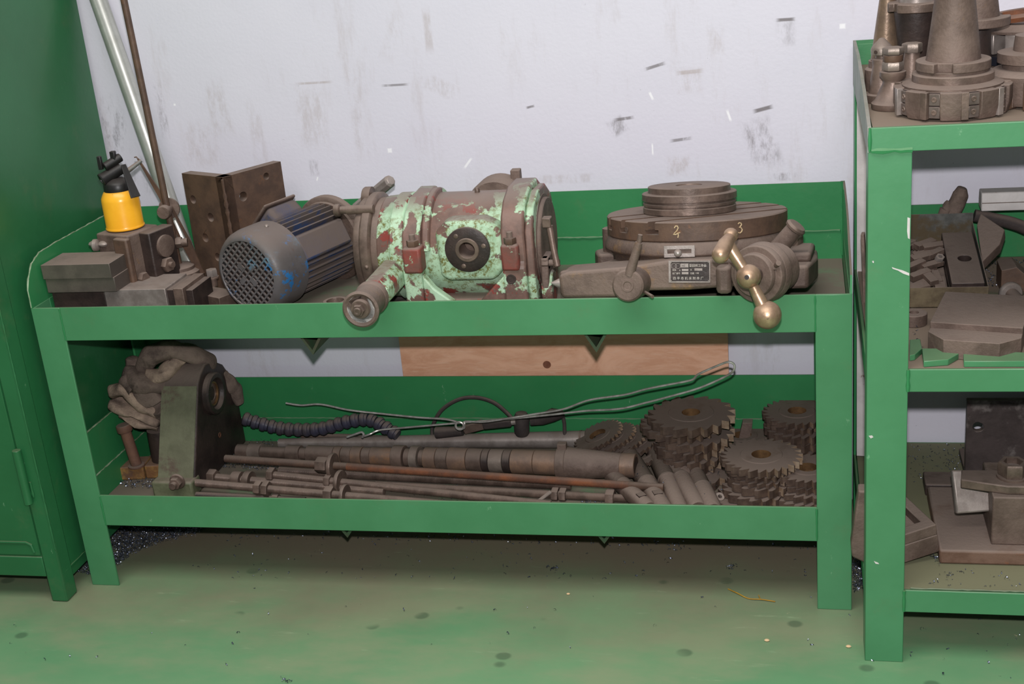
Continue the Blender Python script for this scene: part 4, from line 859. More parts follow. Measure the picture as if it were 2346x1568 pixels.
yq = 0.205
g = lambda px, py, dy=0.0: aty(px, py, yq+dy)
rag('work_glove', 'pale folded glove fingers hanging lowest at the left of the heap', [g(275, 945), g(320, 965), g(365, 975, .01)], [0.020, 0.026, 0.024], CLOTH, 1, 0.010)
rag('work_glove', 'tan creased glove second from the bottom of the heap', [g(255, 920), g(310, 940), g(370, 965, .01)], [0.024, 0.032, 0.03], CLOTH, 5, 0.011)
rag('work_glove', 'tan flattened glove pointing left out of the heap', [g(250, 900), g(290, 890), g(340, 930, .01), g(375, 955, .02)], [0.018, 0.03, 0.034, 0.026], CLOTH, 9, 0.016)
rag('work_glove', 'grey glove draped over the middle of the heap', [g(285, 860, .01), g(320, 890), g(350, 930), g(372, 945, .02)], [0.022, 0.032, 0.034, 0.022], CLOTHD, 13, 0.020)
rag('work_glove', 'brown folded cuff lying across the middle of the heap', [g(290, 850, .02), g(330, 880, .0), g(370, 882, .02), g(405, 860, .05)], [0.02, 0.03, 0.032, 0.02], CLOTHD, 17, 0.020)
rag('work_glove', 'dark finger of a glove standing up at the heap back', [g(318, 890, .05), g(308, 850, .05), g(300, 818, .05)], [0.024, 0.022, 0.014], CLOTHD, 21, 0.016)
rag('work_glove', 'big glove cuff curling open on top of the heap', [g(320, 850, .03), g(345, 815, .03), g(390, 800, .05), g(440, 812, .07), g(495, 842, .09)], [0.02, 0.026, 0.034, 0.034, 0.02], CLOTHD, 25, 0.020)
rag('work_glove', 'light coloured glove lying under the open cuff', [g(338, 862, .02), g(372, 858, .015), g(400, 838, .03), g(418, 815, .05)], [0.018, 0.024, 0.02, 0.012], CLOTH, 29, 0.016)
rag('work_glove', 'dark glove end hanging behind the bearing bracket', [aty(500, 850, .335), aty(535, 890, .35), aty(552, 925, .36)], [0.02, 0.02, 0.012], CLOTHD, 33, 0.014)

# ------------------------------------------------------------------ long rods on the lower tray
def nut_on(par, A, B, px, af, h, mat=STEEL, name='nut'):
    t = tpx(A, B, px); c = A.lerp(B, t); d = (B-A).normalized()
    return MB().hexn(c-d*h/2, d, af*1.2, h*1.05, x=(0, 0.3, 1)).build(name, mat, par)
def wash_on(par, A, B, px, r, h, mat=STEEL, hole=0.006):
    t = tpx(A, B, px); c = A.lerp(B, t); d = (B-A).normalized()
    return MB().lathe([(hole, -h/2), (r*0.97, -h/2), (r, -h*0.3), (r, h*0.3), (r*0.97, h/2), (hole, h/2)], 28, fr(c, d), closed=True).build('washer', mat, par)
def trod(label, A, B, r, mat, nuts=(), washers=(), plain=None):
    r *= 1.15
    o = thing('threaded_rod', label, 'threaded rod', A.lerp(B, 0.5), 'threaded rods on the lower tray')
    if plain:                                   # smooth or rusty middle stretch
        p0, p1, pm_ = A.lerp(B, tpx(A, B, plain[0])), A.lerp(B, tpx(A, B, plain[1])), plain[2]
        MB().thread(A, p0, r).build('rod', mat, o); MB().thread(p0, p1, r*0.995).build('rusty_stretch', pm_, o); MB().thread(p1, B, r).build('rod', mat, o)
    else: MB().thread(A, B, r).build('rod', mat, o)
    for n in nuts: nut_on(o, A, B, *n)
    for w in washers: wash_on(o, A, B, *w)
    return o
FZ = LF
A1, B1 = atz(516, 1051, 0.196), atz(1520, 1118, 0.180)
trod('topmost threaded rod with bright rust along its middle', A1, B1, 0.0072, BROWN, [(738, 0.024, 0.022)], [(762, 0.026, 0.008)], (795, 1440, RUST))
A2, B2 = atz(614, 1087, 0.172), atz(1262, 1157, 0.160)
trod('threaded rod with a nut on its left tip and one large washer', A2, B2, 0.0070, STEEL, [(622, 0.022, 0.013), (752, 0.020, 0.012)], [(779, 0.0245, 0.008)])
A3, B3 = atz(640, 1079, 0.158), atz(1308, 1113, 0.160)
trod('plain threaded rod ending blunt below the arbor taper', A3, B3, 0.0085, STEEL)
A4, B4 = atz(860, 1112, 0.156), atz(1437, 1143, 0.156)
trod('threaded rod with a stepped tip and three nuts at the right', A4, B4, 0.0072, STEEL, [(1272, 0.021, 0.012), (1290, 0.021, 0.012), (1398, 0.025, 0.015)])
A5, B5 = atz(432, 1105, 0.176), atz(1030, 1157, 0.164)
trod('front threaded rod with a pair of nuts near its left end', A5, B5, 0.0072, STEEL, [(592, 0.022, 0.013), (610, 0.024, 0.012), (754, 0.024, 0.016)], [(790, 0.0225, 0.007)])
A6, B6 = atz(358, 1130, 0.152), atz(700, 1146, 0.152)
trod('short dark threaded rod lying lowest against the front rail', A6, B6, 0.0058, DARK, [(632, 0.016, 0.012)])
A7, B7 = atz(472, 1092, 0.158), atz(880, 1128, 0.158)
trod('rod with a nut and two round collars beside the bearing bracket', A7, B7, 0.0075, STEEL, [(487, 0.024, 0.018)], [(545, 0.017, 0.020), (570, 0.019, 0.014)])
f0, f1 = atz(1232, 1150, 0.152), atz(1262, 1127, 0.166)
o = MB().box((-0.004, -0.001, 0), (0.004, 0.001, (f1-f0).length), fr(f0, f1-f0, (1, -1, 0))).build('steel_strip', BRIGHT); tag(o, 'bent bright metal strip end between the rods', 'steel strip')
# back rods
q0, q1 = atz(560, 992, 0.158), atz(850, 1005, 0.158)
o = MB().cyl(q0, q1+(q1-q0)*0.4, 0.0082, n=16).build('round_bar', STEEL); tag(o, 'thin plain round bar lying behind the arbor at the left', 'round bar')
q0, q1 = atz(640, 1016, 0.160), atz(1342, 1007, 0.172)
r0 = 0.0185
tub = thing('steel_pipe', 'long polished steel pipe lying behind the arbor', 'pipe', q0.lerp(q1, .5))
MB().lathe([(r0*0.55, 0), (r0, (q1-q0).length-0.004), (r0*1.01, (q1-q0).length), (r0*0.82, (q1-q0).length), (r0*0.80, (q1-q0).length-0.03), (0.0001, (q1-q0).length-0.03)], 28, fr(q0, q1-q0)).build('pipe_wall', BRIGHT, tub)
MB().lathe([(r0*0.84, 0), (r0*1.02, 0), (r0*1.04, 0.004), (r0*0.84, 0.004)], 28, fr(q1-(q1-q0).normalized()*0.012, q1-q0), closed=True).build('end_collar', BROWN, tub)
# ------------------------------------------------------------------ milling arbor with spacer rings and taper
Aa, Ab = atz(545, 1034, 0.170), atz(1458, 1068, 0.186)
arb = thing('milling_arbor', 'long milling arbor with spacer rings and a tapered right end', 'milling arbor', Aa.lerp(Ab, .5))
dA = (Ab-Aa).normalized(); LA = (Ab-Aa).length
def seg(px0, px1, r0_, r1_=None, name='spacer_ring', mat=STEEL, ch=0.0008):
    z0, z1 = tpx(Aa, Ab, px0)*LA, tpx(Aa, Ab, px1)*LA; r1_ = r1_ or r0_
    return MB().lathe([(0.004, z0), (r0_-ch, z0), (r0_, z0+ch), (r1_, z1-ch), (r1_-ch, z1), (0.004, z1)], 32, fr(Aa, dA), closed=True).build(name, mat, arb)
ARB2 = grime('copper_brown_ring', (140, 112, 92), (114, 94, 82), 24, 0.4, 0.3, 0.6, layers=[((150, 108, 74), 14, 0.55, 0.68)])
ARB3 = grime('pale_ring', (138, 126, 116), (112, 100, 92), 24, 0.4, 0.4, 0.7)
seg(545, 572, 0.0155); seg(573, 601, 0.0185, mat=ARB3); seg(600, 800, 0.0125, name='arbor_shaft'); seg(659, 690, 0.0175); seg(705, 712, 0.0130)
xs = [(706, 768, .0195, STEEL), (769, 785, .0198, ARB2), (786, 808, .0192, STEEL), (809, 832, .0205, ARB2), (833, 852, .0190, STEEL), (853, 902, .0205, ARB2), (903, 928, .0265, STEEL), (930, 943, .0200, STEEL), (944, 962, .0265, ARB3), (963, 974, .0185, STEEL),
      (975, 1003, .0240, ARB2), (1004, 1030, .0243, STEEL), (1031, 1073, .0255, ARB2), (1074, 1108, .0252, STEEL), (1109, 1124, .0255, DARK), (1125, 1156, .0255, ARB3), (1157, 1174, .0255, DARK), (1175, 1226, .0260, ARB2), (1227, 1279, .0265, ARB2)]
for a_, b_, r_, m_ in xs: seg(a_, b_, r_*0.94, mat=m_)
seg(1280, 1301, 0.0345, name='drive_flange'); seg(1300, 1424, 0.0330, 0.0235, 'taper_shank', CAST); seg(1424, 1457, 0.0245, 0.0240, 'taper_end', ARB2)
t1 = tpx(Aa, Ab, 1458)*LA
MB().lathe([(0.0001, t1-0.0005), (0.018, t1-0.0005)], 24, fr(Aa, dA)).build('bore_end', CAST, arb)
pf = Aa.lerp(Ab, tpx(Aa, Ab, 1291)); MB().cbox((pf.x, pf.y, pf.z+0.036), (0.018, 0.016, 0.016)).build('drive_key', CAST, arb, bevel=0.001)

# ------------------------------------------------------------------ coolant hose, wire, cable and hand tool
hp_ = [aty(556, 958, .34), aty(600, 972, .345), aty(660, 984, .35), aty(735, 983, .35), aty(790, 968, .35), aty(845, 961, .35), aty(880, 978, .34), aty(915, 1000, .33)]
def spline(P, n=12):
    out = []
    for i in range(len(P)-1):
        p0, p1, p2, p3 = P[max(i-1, 0)], P[i], P[i+1], P[min(i+2, len(P)-1)]
        for j in range(n):
            t = j/n; out.append(0.5*((2*p1)+(p2-p0)*t+(2*p0-5*p1+4*p2-p3)*t*t+(3*p1-p0-3*p2+p3)*t*t*t))
    return out+[P[-1]]
hs = thing('coolant_hose', 'jointed dark blue-grey coolant hose lying along the back panel', 'hose', hp_[3])
S = spline(hp_, 30); acc = 0; last = S[0]; segs_ = [S[0]]
for p in S[1:]:
    acc += (p-last).length; last = p
    if acc >= 0.0185: segs_.append(p); acc = 0
for a_, b_ in zip(segs_[:-1], segs_[1:]):
    l_ = (b_-a_).length
    MB().lathe([(0.009, 0), (0.0140, l_*0.14), (0.0158, l_*0.38), (0.0145, l_*0.66), (0.0125, l_*0.72), (0.0120, l_)], 16, fr(a_, b_-a_)).build('hose_joint', HOSE, hs)
wy = lambda px, py, y: aty(px, py, y)
loop = [wy(1053, 965, .30)+V((0.0085*math.cos(t*pi/8+1.3), 0, 0.0085*math.sin(t*pi/8+1.3)))-V((0, 0.001*t/8, 0.008)) for t in range(0, 17)]
w1 = spline([wy(655, 924, .33), wy(690, 929, .33), wy(735, 927, .33), wy(800, 940, .32), wy(880, 949, .32), wy(960, 957, .31), wy(1020, 961, .30), wy(1054, 969, .295)])
w2 = spline([wy(1048, 982, .294), wy(1062, 982, .293), wy(1064, 972, .294), wy(1068, 966, .296), wy(1110, 967, .29), wy(1170, 958, .28), wy(1220, 950, .28), wy(1290, 938, .27), wy(1350, 917, .26), wy(1430, 905, .25), wy(1480, 892, .24), wy(1530, 882, .23), wy(1584, 871, .22), wy(1600, 858, .21), wy(1640, 840, .20), wy(1668, 830, .19), wy(1682, 836, .19), wy(1680, 850, .19), wy(1660, 864, .20), wy(1600, 890, .21), wy(1530, 910, .22), wy(1480, 923, .23), wy(1420, 937, .24), wy(1340, 942, .26), wy(1260, 951, .27), wy(1180, 959, .29), wy(1080, 967, .295), wy(1000, 974, .30), wy(920, 981, .31), wy(870, 986, .31), wy(848, 995, .30), wy(835, 1000, .30)], 10)
wr = thing('steel_wire', 'bent length of bright wire twisted into a long loop', 'wire', (0.8, 0.25, LF))
MB().tube(w1, 0.0022, 8).build('wire_end', WIREM, wr); MB().tube(w2, 0.0022, 8).build('wire_loop', WIREM, wr)
eye = wy(1053, 976, .292); MB().tube([eye+V((0.0085*math.cos(2*pi*i/20), 0, 0.0085*math.sin(2*pi*i/20))) for i in range(20)], 0.0024, 8, closed=True).build('wire_eye', WIREM, wr)
MB().tube(spline([wy(795, 1002, .30), wy(812, 996, .30), wy(828, 991, .30), wy(833, 996, .298), wy(830, 1003, .298)], 8), 0.0026, 8).build('twisted_tail', WIREM, wr)
cbp = spline([aty(990, 1000, .35), aty(992, 975, .36), aty(1012, 940, .365), aty(1050, 916, .368), aty(1090, 911, .368), aty(1130, 922, .365), aty(1160, 945, .36), aty(1178, 965, .35)], 10)
o = MB().tube(cbp, 0.0042, 10).build('cable_loop', RUBBER); tag(o, 'thin black cable arching up in front of the lower back panel', 'cable')
ht = thing('hand_tool', 'dirty hand tool with a flat grey lever lying behind the pipe', 'hand tool', aty(1130, 990, .33))
flat(aty(1062, 985, .33), aty(1108, 972, .33), 0.020, 0.022, 0.010, (0, 1, 0.2)).build('lever_arm', STEEL, ht, bevel=0.002)
flat(aty(1106, 974, .33), aty(1172, 968, .33), 0.019, 0.017, 0.014, (0, 1, 0.2)).build('grip', RUBBER, ht, bevel=0.004)
MB().cyl(aty(1060, 988, .335), aty(1000, 992, .34), 0.010, 0.013, n=16).build('nozzle', RUBBER, ht)
MB().lathe([(0.0001, 0), (0.013, 0), (0.016, 0.006), (0.017, 0.04), (0.012, 0.05), (0.0001, 0.052)], 18, fr(aty(1195, 985, .34)-V((0, 0, 0.012)), (0.05, 0, 1))).build('valve_body', RUBBER, ht)
MB().cyl(aty(1172, 968, .33), aty(1182, 967, .33), 0.006, n=14).build('ferrule', BRIGHT, ht)
lump = [aty(1215, 968, .345), aty(1240, 960, .345), aty(1265, 952, .345), aty(1290, 948, .345)]
ls = MB().tube(lump, [0.007, 0.013, 0.013, 0.009], 12)
ls.v = [tuple(V(v)+V(noise.noise_vector(V(v)*70))*0.006) for v in ls.v]
o = ls.build('tangled_fitting', RUBBER, ht, smooth=60)
MB().tube([aty(1288, 945, .35), aty(1293, 970, .35), aty(1294, 1000, .34)], 0.004, 8).build('tail_cable', RUBBER, ht)

# ------------------------------------------------------------------ side milling cutters
def cutter_mesh(R, n, th, hole, gul=0.13, hub=True, dish=0.0):
    mb = MB(); st = 2*pi/n; out = []
    for i in range(n):
        a = i*st
        out += [(R, a), (R*0.985, a+st*0.24), (R*(1-gul*0.55), a+st*0.55), (R*(1-gul), a+st*0.93)]
    k = len(out); inn = [(hole, i*2*pi/k) for i in range(k)]; md = [(R*0.52, i*2*pi/k) for i in range(k)]; m2 = [(R*0.50, i*2*pi/k) for i in range(k)]
    pt = lambda p, z: (p[0]*math.cos(p[1]), p[0]*math.sin(p[1]), z)
    hz = 0.0012 if hub else 0.0
    vs = [pt(p, hz) for p in out]+[pt(p, th-hz) for p in out]+[pt(p, hz) for p in md]+[pt(p, th-hz) for p in md]+[pt(p, 0) for p in m2]+[pt(p, th) for p in m2]+[pt(p, 0) for p in inn]+[pt(p, th) for p in inn]
    fs = []; mi = []
    for i in range(k):
        j = (i+1) % k
        fs.append((i, j, k+j, k+i)); mi.append(1 if i % 4 == 3 else 0)
        for a, b in ((0, 2), (2, 4), (4, 6)): fs.append((a*k+i, b*k+i, b*k+j, a*k+j)); mi.append(0)
        for a, b in ((1, 3), (3, 5), (5, 7)): fs.append((a*k+i, a*k+j, b*k+j, b*k+i)); mi.append(0)
        fs.append((6*k+i, 7*k+i, 7*k+j, 6*k+j)); mi.append(2)
    mb.v = vs; mb.f = [list(f) for f in fs]; mb.mi = mi
    o = mb.build('milling_cutter', [CUTM, TIP, BORE], local=True, smooth=25)
    return o
_cm = {}
def cutter(label, loc, R, n=22, th=0.014, hole=0.018, rot=0.0, tilt=None, group=None, gul=0.13):
    gul = gul*1.35; key = (round(R, 3), n, round(th, 3), gul)
    if key in _cm: o = _cm[key].copy(); COL.objects.link(o)
    else: o = cutter_mesh(R, n, th, hole, gul); _cm[key] = o
    if tilt is None: o.matrix_basis = Matrix.Translation(V(loc)) @ Matrix.Rotation(rot, 4, 'Z')
    else: o.matrix_basis = fr(loc, tilt) @ Matrix.Rotation(rot, 4, 'Z')
    for k_ in list(o.keys()): del o[k_]
    return tag(o, label, 'milling cutter', group or 'side milling cutters on the lower tray')
ORD = ['topmost', 'second', 'third', 'fourth', 'fifth', 'sixth', 'seventh', 'eighth']
def stack(px, py, specs, where, z0=LF+0.0004):
    """specs from bottom to top: (R, n, th, dx, dy)"""
    top = z0+sum(s[2] for s in specs); c = atz(px, py, top); z = z0
    c.x = min(c.x, min(1.492-s[0]*1.01-s[3] for s in specs))
    for i, s in enumerate(specs):
        k = len(specs)-1-i
        lab = '%s cutter %s' % (ORD[k]+(' side milling' if k == 0 else ' from top milling'), where)
        cutter(lab, (c.x+s[3], c.y+s[4], z), s[0], s[1], s[2], rot=random.uniform(0, 6)); z += s[2]+0.0002
    return c
stack(1583, 946, [(0.080, 16, 0.018, .008, -.03), (0.072, 20, 0.016, -.004, -.006), (0.078, 18, 0.014, .004, -.004), (0.074, 20, 0.018, -.002, -.006), (0.078, 18, 0.018, .006, -.004), (0.080, 22, 0.017, -.022, .004), (0.0865, 18, 0.019, 0, 0)], 'in the tall stack left of centre')
stack(1744, 1042, [(0.080, 26, 0.016, -.010, -.022), (0.070, 18, 0.018, -.004, -.008), (0.068, 16, 0.018, .004, -.004), (0.066, 24, 0.010, .004, -.002), (0.068, 24, 0.013, .000, .002), (0.0755, 26, 0.016, 0, 0)], 'in the front stack with the bronze bore')
stack(1826, 942, [(0.066, 18, 0.020, .0, .0), (0.070, 20, 0.018, .004, .0), (0.066, 18, 0.017, .008, -.004), (0.070, 22, 0.018, .004, -.004), (0.066, 24, 0.013, .002, .0), (0.0685, 24, 0.013, 0, 0)], 'in the back right stack')
stack(1893, 1072, [(0.062, 20, 0.016, -.018, -.022), (0.066, 20, 0.014, -.004, -.012), (0.066, 22, 0.013, .0, -.004), (0.060, 22, 0.012, -.004, .0), (0.062, 24, 0.016, 0, 0)], 'in the stack half hidden by the right leg')
c = atz(1700, 1000, LF+0.04)
cutter('dusty cutter lying flat between the back right and front stacks', (c.x, c.y+0.015, LF+0.0205), 0.058, 20, 0.016)
cutter('lower cutter under the one between the two stacks', (c.x+0.008, c.y+0.01, LF+0.0004), 0.066, 22, 0.019)
c = atz(1703, 1008, LF+0.05); o = MB().prism([(-0.014, 0), (0.014, 0), (0.020, 0.058), (0.0, 0.058)], 0, 0.03, Matrix(((1, 0, 0, c.x-0.004), (0, 0, 1, c.y+0.062), (0, 1, 0, LF+0.0004), (0, 0, 0, 1)))).build('steel_wedge', CAST, bevel=0.001); tag(o, 'slanted grey wedge standing behind the front cutter stack', 'steel block')
for i, (px, py, r_) in enumerate(((1372, 1002, .054), (1402, 1008, .052), (1428, 1014, .052), (1455, 1018, .054), (1474, 1038, .046))):
    c = atz(px, py, LF+0.034)
    cutter(('%s of the leaning milling cutters beside the pipe end' % ['leftmost', 'second from left', 'middle', 'second from right', 'rightmost'][i]), (c.x+0.004, min(c.y+(0.042, 0.030, 0.022, 0.016, 0.012)[i], 0.322), LF+0.040-i*0.005), r_, 26, 0.010, tilt=(-0.34, -0.10, 0.93), rot=i, gul=0.1)
# ------------------------------------------------------------------ taper shank tools lying side by side
def shank(label, p0, p1, r0_, r1_, z0, z1, n=0, flute=False, neck=0.55, tang=True):
    A, B = atz(*p0, z0), atz(*p1, z1); B = B+(B-A)*0.18
    o = thing('taper_shank_tool', label, 'cutting tool', A.lerp(B, .5), 'taper shank tools on the lower tray'); L_ = (B-A).length; d = B-A
    MB().lathe([(r0_*0.8, 0), (r0_, 0.002), (r0_, L_*neck), (r0_*1.04, L_*neck+0.001), (r1_*1.05, L_*(neck+0.02)), (r1_, L_*0.96), (r1_*0.9, L_)], 24, fr(A, d)).build('shank', CAST, o)
    MB().lathe([(r0_*1.01, L_*neck-0.001), (r0_*1.06, L_*neck), (r0_*1.05, L_*neck+0.003), (r0_*0.9, L_*neck+0.003)], 24, fr(A, d)).build('shoulder', ARB3, o)
    if tang: MB().cbox((0, r1_*0.92, L_*0.80), (r1_*0.9, r1_*0.3, r1_*0.9), fr(A, d, (1, 0.4, 0))).build('tang_slot', DARK, o)
    if flute:
        mb = MB()
        for h in range(2):
            P = []
            for i in range(26):
                t = i/25; a = h*pi+t*4.2; P.append(fr(A, d) @ V((r0_*0.92*math.cos(a), r0_*0.92*math.sin(a), -0.075+t*0.105)))
            mb.tube(P, [r0_*0.55]*26, 8)
        mb.build('flutes', CAST, o)
    return o
zr = LF+0.019
shank('leftmost taper shank under the rusty rod tip', (1402, 1090), (1474, 1156), 0.0165, 0.0165, zr, zr, neck=0.3)
shank('second taper shank from left below the arbor taper', (1432, 1030), (1512, 1156), 0.0190, 0.0180, zr, zr)
shank('long taper shank in the middle of the row', (1490, 1012), (1552, 1156), 0.0185, 0.0165, zr+.002, zr, tang=False)
shank('fluted drill with a dusty shank in the row', (1552, 1082), (1592, 1156), 0.0185, 0.0185, zr, zr, flute=True, neck=0.2, tang=False)
shank('rightmost taper shank beside the cutter stacks', (1580, 1062), (1626, 1156), 0.0185, 0.0185, zr, zr, tang=False)
o = MB().lathe([(0.004, 0), (0.0085, 0), (0.0085, 0.0015), (0.004, 0.0015)], 20, fr(atz(1649, 1139, LF+0.02), (0.3, -0.5, 0.8)), closed=True).build('key_ring', BRIGHT); tag(o, 'tiny bright ring lying in front of the cutter stacks', 'ring')

# ================================================================== RACK, TOP SHELF
ZS = R1+0.0004
def lathe_thing(name, label, cat, base, prof, mat, n=40, axis=(0, 0, 1), group=None, part='shank'):
    o = thing(name, label, cat, base, group); MB().lathe(prof, n, fr(base, axis)).build(part, mat, o); return o
# large insert face mill with taper shank
fmc = V((1.640, -0.062, ZS))
fm = thing('face_mill', 'big insert face mill standing on its teeth with tapered shank up', 'face mill', fmc)
Rf = 0.084
NT_ = 9
INSERT = grime('insert_grey', (112, 100, 94), (92, 80, 74), 40, 0.4, 0.4, 0.2, bump=0.1)
for i in range(NT_):
    a = 2*pi*i/NT_+0.42
    m = Matrix.Translation(fmc) @ Matrix.Rotation(a, 4, 'Z')
    P = [(0.05, -0.017)]+[(Rf*math.cos(t), Rf*math.sin(t)) for t in (-0.20, -0.08, 0.05, 0.17)]+[(0.05, 0.010)]
    Pt = [(0.05, -0.017)]+[((Rf-0.005)*math.cos(t), (Rf-0.005)*math.sin(t)) for t in (-0.20, -0.08, 0.05, 0.17)]+[(0.05, 0.010)]
    mb = MB(); n = len(P)
    mb.add([(x, y, 0.001) for x, y in Pt]+[(x, y, 0.018) for x, y in P]+[(x, y, 0.042) for x, y in P], [tuple(range(n-1, -1, -1)), tuple(range(2*n, 3*n))]+[(k*n+q, k*n+(q+1) % n, (k+1)*n+(q+1) % n, (k+1)*n+q) for k in (0, 1) for q in range(n)], m)
    mb.build('tooth_body', CAST, fm, bevel=0.0012, smooth=30)
    mq = m @ Matrix.Rotation(-0.305, 4, 'Z')
    MB().box((0.05, -0.010, 0.004), (Rf-0.0075, 0.0095, 0.041), mq).build('insert_pocket', DARK, fm)
    for zz in (0.013, 0.0315):
        ins = MB().box((Rf-0.009, -0.0085, zz-0.0085), (Rf-0.0045, 0.0075, zz+0.0085), mq).build('insert', INSERT, fm, bevel=0.0008)
        MB().lathe([(0.0001, 0.0003), (0.0016, 0.0003), (0.002, 0.0010), (0.0036, 0.0010), (0.0042, 0)], 12, mq @ fr((Rf-0.0045, -0.001, zz), (1, 0, 0))).build('insert_screw', STEEL, ins)
    MB().box((Rf-0.008, -0.0003, 0.003), (Rf+0.001, 0.0100, 0.042), m @ Matrix.Rotation(0.155, 4, 'Z')).build('wedge', BRIGHT if i % 3 == 1 else STEEL, fm, bevel=0.0006)
MB().lathe([(0.0001, 0.004), (0.066, 0.004), (0.072, 0.03), (0.072, 0.044), (0.062, 0.047), (0.058, 0.048), (0.058, 0.058), (0.056, 0.060), (0.050, 0.060), (0.050, 0.064), (0.0001, 0.064)], 48, Matrix.Translation(fmc)).build('cutter_body', STEEL, fm)
fl_ = [(0.0565*math.cos(t), 0.0565*math.sin(t)) for t in [2*pi*k_/48 for k_ in range(48)]]
def notched(R_, half, depth, rot):
    P = []
    for k_ in range(96):
        t = 2*pi*k_/96; x, y = R_*math.cos(t), R_*math.sin(t)
        if abs(y) < half and abs(x) > R_-depth: x = math.copysign(R_-depth, x)
        c_, s_ = math.cos(rot), math.sin(rot); P.append((x*c_-y*s_, x*s_+y*c_))
    return P
MB().prism(notched(0.053, 0.011, 0.012, 1.2), 0.0635, 0.0775, Matrix.Translation(fmc)).build('drive_flange', CAST, fm, bevel=0.0015)
MB().lathe([(0.039, 0.0775), (0.0385, 0.080), (0.0235, 0.205), (0.018, 0.207), (0.0001, 0.207)], 40, Matrix.Translation(fmc)).build('taper_shank', CAST, fm)
# upside-down holder behind it
T2 = V((atz(2087, 190, R1).x, 0.12, ZS))
o = lathe_thing('tool_holder', 'dark tool holder standing small end down behind the face mill', 'tool holder', T2, [(0.0001, 0), (0.020, 0), (0.021, 0.004), (0.021, 0.016), (0.0195, 0.018), (0.0195, 0.020), (0.021, 0.022), (0.034, 0.125), (0.034, 0.128)], DARK)
MB().prism(notched(0.044, 0.010, 0.010, 0.5), 0.128, 0.142, Matrix.Translation(T2)).build('drive_flange', STEEL, o, bevel=0.0015)
MB().lathe([(0.0001, 0.142), (0.027, 0.142), (0.027, 0.20), (0.0001, 0.201)], 32, Matrix.Translation(T2)).build('nose', BRIGHT, o)
# tall bronze-coloured taper at the left
T3 = V((atz(2012, 205, R1).x+0.008, 0.15, ZS))
o = lathe_thing('tool_holder', 'tall tool holder with bronze taper at the left of the shelf', 'tool holder', T3, [(0.0001, 0), (0.029, 0), (0.030, 0.003), (0.030, 0.034), (0.028, 0.036), (0.024, 0.037), (0.024, 0.048)], CAST)
MB().lathe([(0.0225, 0.048), (0.0225, 0.05), (0.0125, 0.155), (0.0125, 0.165), (0.016, 0.167), (0.016, 0.185), (0.0001, 0.186)], 32, fr(T3, (0.04, 0, 1))).build('taper_shank', grime('bronzed_taper', (136, 114, 94), (110, 92, 78), 20, 0.38, 0.4, 0.5), o)
# collet tapers with hex nuts
T4 = V((1.545, 0.045, ZS))
o = lathe_thing('collet_chuck', 'steel taper with conical drilled cap beside the end panel', 'collet', T4, [(0.0001, 0), (0.024, 0), (0.025, 0.002), (0.025, 0.012), (0.020, 0.014), (0.014, 0.056), (0.0145, 0.060), (0.0145, 0.066), (0.010, 0.068), (0.010, 0.074)], STEEL)
MB().lathe([(0.010, 0.072), (0.0165, 0.074), (0.0170, 0.082), (0.0150, 0.086), (0.004, 0.098), (0.0001, 0.099)], 24, Matrix.Translation(T4)).build('cap', ARB3, o)
for a in (-2.2, -1.2): MB().cyl(T4+V((0.0168*math.cos(a), 0.0168*math.sin(a), 0.079)), T4+V((0.0175*math.cos(a), 0.0175*math.sin(a), 0.079)), 0.003, n=10).build('cap_hole', DARK, o)
T5 = V((atz(2039, 232, R1).x, -0.015, ZS))
o = lathe_thing('collet_chuck', 'small flared steel cone in front of the other collets', 'collet', T5, [(0.0001, 0), (0.030, 0), (0.0315, 0.002), (0.0315, 0.009), (0.026, 0.014), (0.0145, 0.040), (0.0150, 0.044), (0.0195, 0.050), (0.0195, 0.056), (0.0001, 0.058)], STEEL)
MB().hexn(T5+V((0, 0, 0.058)), (0, 0, 1), 0.028, 0.013).build('hex_nut', ARB3, o)
MB().lathe([(0.014, 0), (0.015, 0.002), (0.015, 0.010), (0.0001, 0.011)], 16, Matrix.Translation(T5+V((0, 0, 0.071)))).build('collar', BROWN, o)
MB().hexn(T5+V((0, 0, 0.082)), (0, 0, 1), 0.028, 0.010).build('hex_nut', ARB3, o)
T6 = V((1.590, 0.045, ZS))
o = lathe_thing('collet_chuck', 'slim steel taper with hex head between collet cone and holder', 'collet', T6, [(0.0001, 0), (0.023, 0), (0.023, 0.01), (0.017, 0.012), (0.012, 0.074)], STEEL)
MB().hexn(T6+V((0, 0, 0.074)), (0, 0, 1), 0.027, 0.014).build('hex_nut', ARB3, o)
# holders at the right edge of the picture
T7 = V((aty(2235, 100, 0.08).x, 0.08, ZS))
o = lathe_thing('tool_holder', 'tool holder with wide collar right behind the face mill shank', 'tool holder', T7, [(0.0001, 0), (0.024, 0), (0.026, 0.004), (0.022, 0.10), (0.030, 0.104)], DARK)
MB().prism(notched(0.050, 0.011, 0.012, 0.3), 0.104, 0.118, Matrix.Translation(T7)).build('drive_flange', CAST, o, bevel=0.0015)
MB().lathe([(0.034, 0.118), (0.034, 0.12), (0.020, 0.22), (0.0001, 0.22)], 36, Matrix.Translation(T7)).build('taper_shank', CAST, o)
T8 = V((aty(2335, 150, 0.17).x, 0.17, ZS))
o = lathe_thing('face_mill', 'stacked face mill with dark blue band at the right edge', 'face mill', T8, [(0.0001, 0), (0.055, 0), (0.058, 0.004), (0.058, 0.026), (0.050, 0.030)], STEEL, part='lower_ring')
MB().lathe([(0.050, 0.030), (0.0605, 0.032), (0.0605, 0.046), (0.050, 0.048)], 40, Matrix.Translation(T8)).build('blue_band', grime('blued_steel', (58, 60, 72), (48, 50, 60), 20, 0.3, 0.5, 0.4), o)
